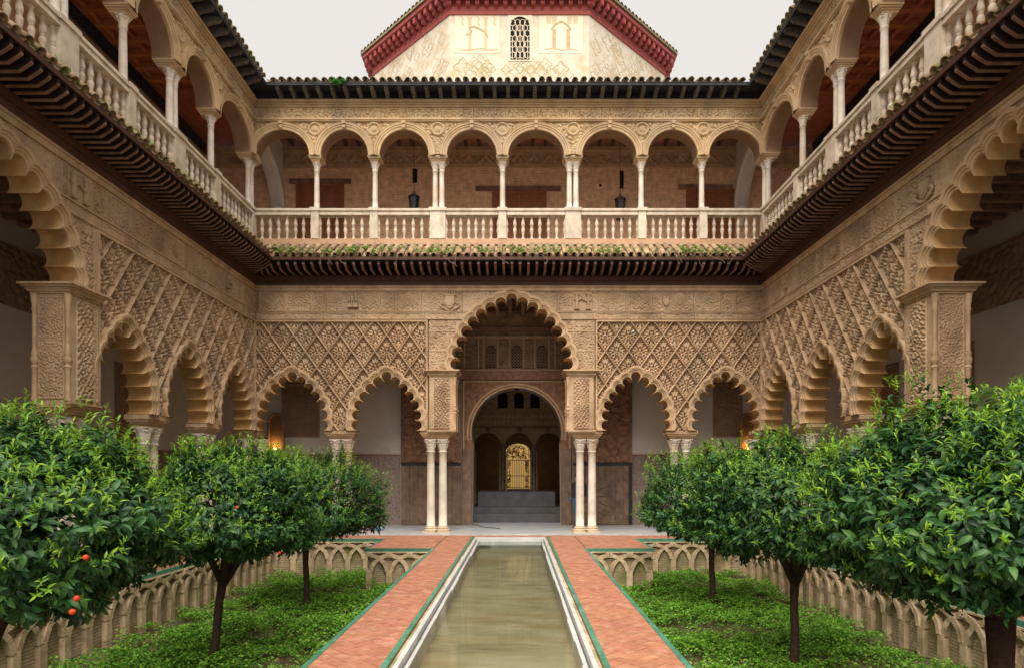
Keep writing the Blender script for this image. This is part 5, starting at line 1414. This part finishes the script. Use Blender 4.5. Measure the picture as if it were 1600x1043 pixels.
def leaves_mesh(name, P, D, N, Ln, Wd, m, detail):
    V, loc, nv = leaf_arrays(P, D, N, Ln, Wd, detail); n_ = len(P)
    base = (np.arange(n_) * nv)
    tri = [np.array(q) for q in loc]
    loops = []; starts = []; tot = 0
    arr = np.concatenate([(base[:, None] + q[None, :]) for q in tri], 1)        # n x sum(len)
    lens = np.array([len(q) for q in tri]); st = np.concatenate([[0], np.cumsum(lens)[:-1]])
    me = bpy.data.meshes.new(name); me.vertices.add(len(V)); me.vertices.foreach_set('co', V.ravel())
    me.loops.add(arr.size); me.loops.foreach_set('vertex_index', arr.ravel().astype(np.int32))
    ls = (np.arange(n_)[:, None] * lens.sum() + st[None, :]).ravel()
    me.polygons.add(len(ls)); me.polygons.foreach_set('loop_start', ls.astype(np.int32)); me.polygons.foreach_set('use_smooth', np.ones(len(ls), bool))
    me.update(calc_edges=True); me.materials.append(m)
    return me
def unit(v): return v / (np.linalg.norm(v, axis=1, keepdims=True) + 1e-9)
def orange_tree(x, y, rx, ry, z0, z1, seed, label, detail, n_shoot, fruits, lean=(0, 0), oc=(0, 0), tk=.8, fh=1.30):
    g = np.random.default_rng(seed); pr = random.Random(seed)
    t = tag(empty('orange_tree', (x, y, ZG)), label, 'tree', 'orange trees in the sunken gardens')
    # trunk and limbs
    fork = (lean[0], lean[1], fh); m_ = MB()
    m_.tube([(0, 0, -.05), (.01, 0, .12), (lean[0] * .3 + .015, lean[1] * .3, .5), (lean[0] * .7 - .01, lean[1] * .7, fh * .73), fork], [.105 * tk, .085 * tk, .075 * tk, .07 * tk, .085 * tk], 10)
    for i in range(6):
        an = i * PI / 3 + pr.uniform(-.3, .3); r1 = pr.uniform(.5, .8)
        p1 = (fork[0] + .22 * math.cos(an), fork[1] + .22 * math.sin(an), fh + .25 + pr.uniform(0, .15)); p2 = (oc[0] + rx * r1 * math.cos(an), oc[1] + ry * r1 * math.sin(an), 2.05 + pr.uniform(0, .5))
        m_.tube([(fork[0], fork[1], fh - .08), p1, tuple((np.array(p1) + np.array(p2)) / 2 + np.array([0, 0, .1])), p2], [.06, .045, .03, .012], 7)
        for e in range(3):
            an2 = an + pr.uniform(-.7, .7); q = np.array(p1) * (.7 - .2 * e) + np.array(p2) * (.3 + .2 * e)
            m_.tube([tuple(q), tuple(q + np.array([.4 * math.cos(an2), .4 * math.sin(an2), pr.uniform(.05, .4)]))], [.02, .006], 5)
    m_.build('trunk', TRUNK, t, True)
    zc = z0 + (z1 - z0) * .34; hu, hd = z1 - zc, zc - z0
    # lumpy umbrella-shaped crown
    lump = g.uniform(0, 2 * PI, 6)
    def shell(th, ph, k):
        f = .97 + .08 * np.sin(3 * th + lump[0]) + .07 * np.sin(5 * th + lump[1] + 2 * ph) + .07 * np.sin(7 * ph + lump[2] + 2 * th) + .06 * np.sin(11 * th + lump[3]) * np.sin(9 * ph + lump[4])
        sp, cp = np.sin(ph), np.cos(ph)
        rr = k * f
        return np.stack([oc[0] + rx * rr * np.cos(th) * np.abs(cp) ** .95, oc[1] + ry * rr * np.sin(th) * np.abs(cp) ** .95, zc - ZG + np.where(sp > 0, hu, hd) * rr * np.sign(sp) * np.abs(sp) ** .9], -1)
    n1 = n_shoot
    th = g.uniform(0, 2 * PI, n1); ph = np.arcsin(g.uniform(-.97, 1, n1)); k = 1 - np.abs(g.normal(0, .14, n1)) - .01; k = np.clip(k, .3, 1.02)
    P0 = shell(th, ph, k); O = unit(np.stack([np.cos(th) * np.cos(ph) / rx, np.sin(th) * np.cos(ph) / ry, np.sin(ph) / np.where(ph > 0, hu, hd)], -1))
    ax = unit(O + np.array([0, 0, .35]) + g.normal(0, .35, (n1, 3)))
    nl = 9
    Pb, Db, Nb = [], [], []
    for j in range(nl):
        u = unit(np.cross(ax, g.normal(0, 1, (n1, 3)))); an = j * 2.4
        v = np.cross(ax, u)
        rad = u * math.cos(an) + v * math.sin(an)
        D_ = unit(rad * .9 + ax * g.uniform(.1, .7, (n1, 1)) + O * .35 + np.array([0, 0, -.62]) + g.normal(0, .18, (n1, 3)))
        N_ = unit(ax + O * .6 + np.array([0, 0, .5]) + g.normal(0, .25, (n1, 3))); N_ = unit(N_ - D_ * np.sum(N_ * D_, 1, keepdims=True))
        Pb.append(P0 + ax * ((j / nl - .6) * .15) + D_ * .012); Db.append(D_); Nb.append(N_)
    P_, D_, N_ = map(np.concatenate, (Pb, Db, Nb)); nn = len(P_)
    Ln = g.uniform(.060, .122, nn); Wl = Ln * g.uniform(.33, .45, nn)
    inst('crown', leaves_mesh('crown', P_, D_, N_, Ln, Wl, LEAF, detail), t)
    # young shoots: upright narrow leaves on the outside, most of them on top
    n2 = int(n_shoot * .40)
    th = g.uniform(0, 2 * PI, n2); ph = np.arcsin(np.clip(1 - np.abs(g.normal(0, .62, n2)), -.5, 1)); P0 = shell(th, ph, np.full(n2, 1.0) + g.normal(.01, .025, n2))
    O = unit(np.stack([np.cos(th) * np.cos(ph), np.sin(th) * np.cos(ph), np.sin(ph) + .5], -1)); ax = unit(O + np.array([0, 0, .5]) + g.normal(0, .28, (n2, 3)))
    Pb, Db, Nb = [], [], []
    for j in range(8):
        u = unit(np.cross(ax, g.normal(0, 1, (n2, 3)))); v = np.cross(ax, u); an = j * 2.4
        rad = u * math.cos(an) + v * math.sin(an)
        D_ = unit(rad * .75 + ax * .75 + g.normal(0, .15, (n2, 3))); N_ = unit(ax - D_ * np.sum(ax * D_, 1, keepdims=True))
        Pb.append(P0 + ax * (j * .013)); Db.append(D_); Nb.append(N_)
    P_, D_, N_ = map(np.concatenate, (Pb, Db, Nb)); nn = len(P_); Ln = g.uniform(.028, .072, nn)
    inst('young_shoots', leaves_mesh('young_shoots', P_, D_, N_, Ln, Ln * g.uniform(.20, .30, nn), SHOOT, detail), t)
    for (fx, fy, fz) in fruits:
        inst('orange', ORANGE, t, (fx - x, fy - y, fz - ZG), 0, (.68, .68, .68))
    return t
ORANGE = MB().lathe([(.0, -.029), (.014, -.027), (.025, -.016), (.030, 0), (.026, .015), (.015, .026), (.003, .028)], 14).mesh('orange', FRUIT, True)
def pxw(px_, py, Y): return ((px_ - VX) * Y / FPX, Y, EYE + (VY - py) * Y / FPX)
orange_tree(-4.42, 5.25, 1.46, 1.46, .76, 2.26, 1, 'near left orange tree with dense crown cut by the picture edge', True, 2900, [pxw(120, 934, 4.15), pxw(113, 955, 4.1), pxw(134, 870, 4.3)], oc=(.10, 0))
orange_tree(-4.42, 9.25, 1.18, 1.18, .62, 2.22, 2, 'middle orange tree of the left garden with forked dark trunk', True, 1900, [pxw(437, 863, 8.6), pxw(370, 792, 8.12)], (.14, .05), oc=(.26, 0))
orange_tree(-4.40, 13.3, 1.52, 1.4, .48, 2.24, 3, 'far orange tree of the left garden nearest the portal', False, 2300, [pxw(462, 846, 12.2)], oc=(.05, 0))
orange_tree(3.98, 5.2, 1.44, 1.44, .80, 2.46, 4, 'near right orange tree, largest, with thick leaning trunk', True, 2900, [], (-.06, 0), tk=1.3, fh=1.66)
orange_tree(4.0, 9.28, 1.22, 1.22, .62, 2.34, 5, 'middle orange tree of the right garden with straight trunk', True, 1850, [], (.02, 0), oc=(-.22, 0))
orange_tree(4.08, 13.45, 1.54, 1.4, .48, 2.26, 6, 'far orange tree of the right garden nearest the portal', False, 2300, [])

# ------------------------------------------------------------------ ground cover, weeds
def cover(x0, x1, y0, y1, n_, seed, label, soil_side):
    g = np.random.default_rng(seed)
    X = g.uniform(x0, x1, n_ * 2); Yv = y0 + (y1 - y0) * g.uniform(0, 1, n_ * 2) ** 1.15
    f = labyrinth(X, Yv, 2.4, 400 + seed) ; f2 = labyrinth(X, Yv, 7, 420 + seed)
    edge_d = (X - x0) if soil_side < 0 else (x1 - X)
    dens = np.clip(.74 + .35 * f + .2 * f2, .06, 1) * np.clip((edge_d - .12 + .28 * f2) / .75, .05, 1)
    keep = g.uniform(0, 1, n_ * 2) < dens
    X, Yv = X[keep][:n_], Yv[keep][:n_]; m_ = len(X)
    hgt = np.clip(.13 + .08 * labyrinth(X, Yv, 3.1, 440 + seed) + .08 * labyrinth(X, Yv, 11, 441 + seed), .03, .40)
    Zv = ZG + hgt * g.uniform(.02, 1, m_) ** .3
    P = np.stack([X, Yv, Zv], -1); an = g.uniform(0, 2 * PI, m_); D_ = unit(np.stack([np.cos(an), np.sin(an), g.normal(.05, .25, m_)], -1))
    N_ = unit(np.stack([g.normal(0, .35, m_), g.normal(0, .35, m_), np.ones(m_)], -1)); N_ = unit(N_ - D_ * np.sum(N_ * D_, 1, keepdims=True))
    Ln = g.uniform(.026, .062, m_)
    o = inst('ground_cover', leaves_mesh('ground_cover', P, D_, N_, Ln, Ln * .85, CLOVER, False))
    tag(o, label, 'ground cover', kind='stuff')
cover(GX0, PLX[0] - .02, 6.2, 17.5, 95000, 1, 'low green clover covering the left sunken garden', -1)
cover(PRX[1] + .02, GX1, 6.2, 17.5, 95000, 2, 'low green clover covering the right sunken garden', 1)
# litter of dry leaves on the beds
LITTER = leaf_mat('dry_leaf', [(.16, .09, .035), (.28, .18, .07), (.36, .27, .10)], .7, .1)
g = np.random.default_rng(77); m_ = 420
X = np.where(g.uniform(0, 1, m_) < .5, g.uniform(GX0 + .05, PLX[0] - .1, m_), g.uniform(PRX[1] + .1, GX1 - .05, m_)); Yv = g.uniform(6.5, 17.2, m_)
P_ = np.stack([X, Yv, np.full(m_, ZG + .02) + g.uniform(0, .16, m_)], -1); an = g.uniform(0, 2 * PI, m_); D_ = unit(np.stack([np.cos(an), np.sin(an), g.normal(0, .2, m_)], -1)); N_ = unit(np.stack([g.normal(0, .3, m_), g.normal(0, .3, m_), np.ones(m_)], -1)); N_ = unit(N_ - D_ * np.sum(N_ * D_, 1, keepdims=True)); L_ = g.uniform(.05, .10, m_)
tag(inst('leaf_litter', leaves_mesh('leaf_litter', P_, D_, N_, L_, L_ * .45, LITTER, False)), 'dry fallen leaves scattered over the garden beds', 'leaf litter', kind='stuff')
# weeds on the lower eave
g = np.random.default_rng(5)
Ps, Ds, Ns, Ls = [], [], [], []
def tuft(c, n_, L, spread, up=.6):
    for _ in range(n_):
        an = g.uniform(0, 2 * PI); d = np.array([math.cos(an) * spread, math.sin(an) * spread, g.uniform(-.3, up)]); d /= np.linalg.norm(d)
        Ps.append(np.array(c) + g.normal(0, .035, 3)); Ds.append(d); nn = np.cross(d, g.normal(0, 1, 3)); Ns.append(nn / np.linalg.norm(nn)); Ls.append(L * g.uniform(.5, 1.2))
for i in range(210):
    X_ = g.uniform(-6.9, 6.4); w_ = .45 + .55 * math.sin(X_ * 1.3 + 1) ** 2
    if g.uniform() > w_: continue
    b_ = g.choice([.80, .84, .50]); tuft((X_, YB - b_, 8.58 - .63 * b_ + .02), int(g.uniform(10, 34)), .10, .8)
for i in range(70):
    Y_ = g.uniform(9.5, 18); s_ = g.choice(('left', 'right'), p=(.75, .25)); b_ = .84
    p_ = W(s_, AA(s_, Y_), b_, 8.03); tuft(p_, int(g.uniform(5, 14)), .08, .8)
P_, D_, N_, L_ = np.array(Ps), np.array(Ds), np.array(Ns), np.array(Ls)
tag(inst('roof_weeds', leaves_mesh('roof_weeds', P_, unit(D_), unit(N_), L_, L_ * .3, WEED, False)), 'tufts of green weeds rooted along the lower tiled eave', 'weeds', kind='stuff')
# hanging dry stems
tw = MB(); pr = random.Random(3)
for i in range(14):
    X_ = pr.uniform(-6.4, 6.2); p = [(X_, YB - E1 - .05, 7.98)]
    dx = pr.uniform(-.12, .12)
    for k in range(5): p.append((p[-1][0] + dx + pr.uniform(-.05, .05), p[-1][1] - pr.uniform(-.02, .04), p[-1][2] - pr.uniform(.02, .10)))
    tw.tube(p, .005, 4)
tag(tw.build('dry_stems', TWIG), 'thin dry stems dangling from the far tiled eave', 'weeds', kind='stuff')
Ps, Ds, Ns, Ls = [], [], [], []
for dx in (-.17, .0, .16, .08, -.08):
    tuft((bx_(538) * -1 + dx, YB - .50, 12.95 + abs(dx) * .3), 55, .10, .9, .9)
P_, D_, N_, L_ = np.array(Ps) + np.array([0, -.04, .06]), np.array(Ds), np.array(Ns), np.array(Ls)
fe = inst('eave_fern', leaves_mesh('eave_fern', P_, unit(D_), unit(N_), L_, L_ * .5, FERN, False)); tag(fe, 'bright green fern sprouting from the dark upper eave', 'plant')

# ------------------------------------------------------------------ visitor half hidden behind the right pair of columns, bags
def skin_person(loc, rz):
    o = tag(empty('person', loc, rz), 'person in dark top and blue jeans with backpack behind portal columns', 'person')
    def skinned(name, vs, es, m, sub=2):
        me = bpy.data.meshes.new(name); me.from_pydata([v[:3] for v in vs], es, []); ob = inst(name, me, o)
        md = ob.modifiers.new('skin', 'SKIN'); lay = me.skin_vertices[0] if me.skin_vertices else None
        if lay is None:
            bpy.context.view_layer.objects.active = ob; ob.select_set(True); bpy.ops.mesh.customdata_skin_add() if False else None
        lay = me.skin_vertices[0]
        for i, v in enumerate(vs): lay.data[i].radius = (v[3], v[4] if len(v) > 4 else v[3])
        lay.data[0].use_root = True
        ob.modifiers.new('sub', 'SUBSURF').render_levels = sub; me.materials.append(m); return ob
    body = [(0, 0, .95, .15, .11), (0, 0, 1.15, .145, .105), (0, .01, 1.36, .17, .11), (0, .01, 1.45, .09, .08), (0, 0, 1.52, .052), (0, -.01, 1.60, .075, .09), (0, -.01, 1.68, .072, .088), (0, 0, 1.74, .04),
            (.19, .01, 1.40, .062), (.23, .03, 1.14, .045), (.21, -.10, .93, .034), (.205, -.14, .86, .03),
            (-.19, .01, 1.40, .062), (-.23, .03, 1.14, .045), (-.21, -.10, .93, .034), (-.205, -.14, .86, .03),
            (.09, 0, .86, .095), (.10, -.01, .48, .062), (.10, .02, .09, .045), (.105, -.12, .045, .036), (-.09, 0, .86, .095), (-.10, .02, .48, .062), (-.10, .05, .09, .045), (-.105, -.09, .045, .036)]
    es = [(0, 1), (1, 2), (2, 3), (3, 4), (4, 5), (5, 6), (6, 7), (2, 8), (8, 9), (9, 10), (10, 11), (2, 12), (12, 13), (13, 14), (14, 15), (0, 16), (16, 17), (17, 18), (18, 19), (0, 20), (20, 21), (21, 22), (22, 23)]
    skinned('body', body, es, PERSONM)
    MB().lathe([(.02, .12), (.07, .10), (.098, .04), (.102, -.02), (.09, -.08), (.06, -.11)], 14, (0, .012, 1.66)).build('hair', HAIR, o, True)
    bpk = MB().lathe([(.05, 0), (.13, .03), (.155, .15), (.15, .33), (.11, .42), (.04, .45)], 12, (0, .20, 1.02), mod=lambda t, z: .78 + .22 * abs(math.cos(t))); bpk.build('backpack', NAVY, o, True)
    for e in (-1, 1): MB().tube([(e * .10, .16, 1.44), (e * .11, -.05, 1.47), (e * .12, -.13, 1.34), (e * .13, -.05, 1.12), (e * .12, .12, 1.08)], .018, 6).build('strap', NAVY, o)
    return o
PERSONM = bpy.data.materials.new('clothes_and_skin'); PERSONM.use_nodes = True
n, l = PERSONM.node_tree.nodes, PERSONM.node_tree.links
tc = n.new('ShaderNodeTexCoord'); sp = n.new('ShaderNodeSeparateXYZ'); l.new(tc.outputs['Object'], sp.inputs[0])
rp = n.new('ShaderNodeValToRGB'); rp.color_ramp.interpolation = 'CONSTANT'; mr = n.new('ShaderNodeMapRange'); mr.inputs[2].default_value = 1.8; l.new(sp.outputs[2], mr.inputs[0]); l.new(mr.outputs[0], rp.inputs[0])
els = rp.color_ramp.elements; els[0].position = 0; els[0].color = (.03, .03, .035, 1); els[1].position = .05; els[1].color = (.04, .10, .22, 1)
e = els.new(.54); e.color = (.025, .025, .04, 1); e = els.new(.835); e.color = (.45, .27, .19, 1)
l.new(rp.outputs[0], n['Principled BSDF'].inputs['Base Color']); n['Principled BSDF'].inputs['Roughness'].default_value = .85
skin_person(((899 - VX) * .0203 + .06, 20.3, .03), R(-60))
bg1 = MB().lathe([(.16, 0), (.19, .06), (.17, .18), (.08, .24), (.03, .25)], 12, mod=lambda t, z: 1 + .12 * math.sin(3 * t) + .3 * abs(math.cos(t))); o = bg1.build('pink_bag', PINK, None, True, pxw(574, 0, 19.9)[:2] + (.03,)); tag(o, 'slumped pink bag on the gallery floor behind far left tree', 'bag')
bg2 = MB().lathe([(.14, 0), (.17, .05), (.15, .13), (.06, .18)], 12, mod=lambda t, z: 1 + .15 * math.sin(2 * t + 1) + .3 * abs(math.sin(t))); o = bg2.build('blue_bag', LBLUE, None, True, pxw(590, 0, 19.7)[:2] + (.03,)); tag(o, 'pale blue bag on the gallery floor beside the pink one', 'bag')
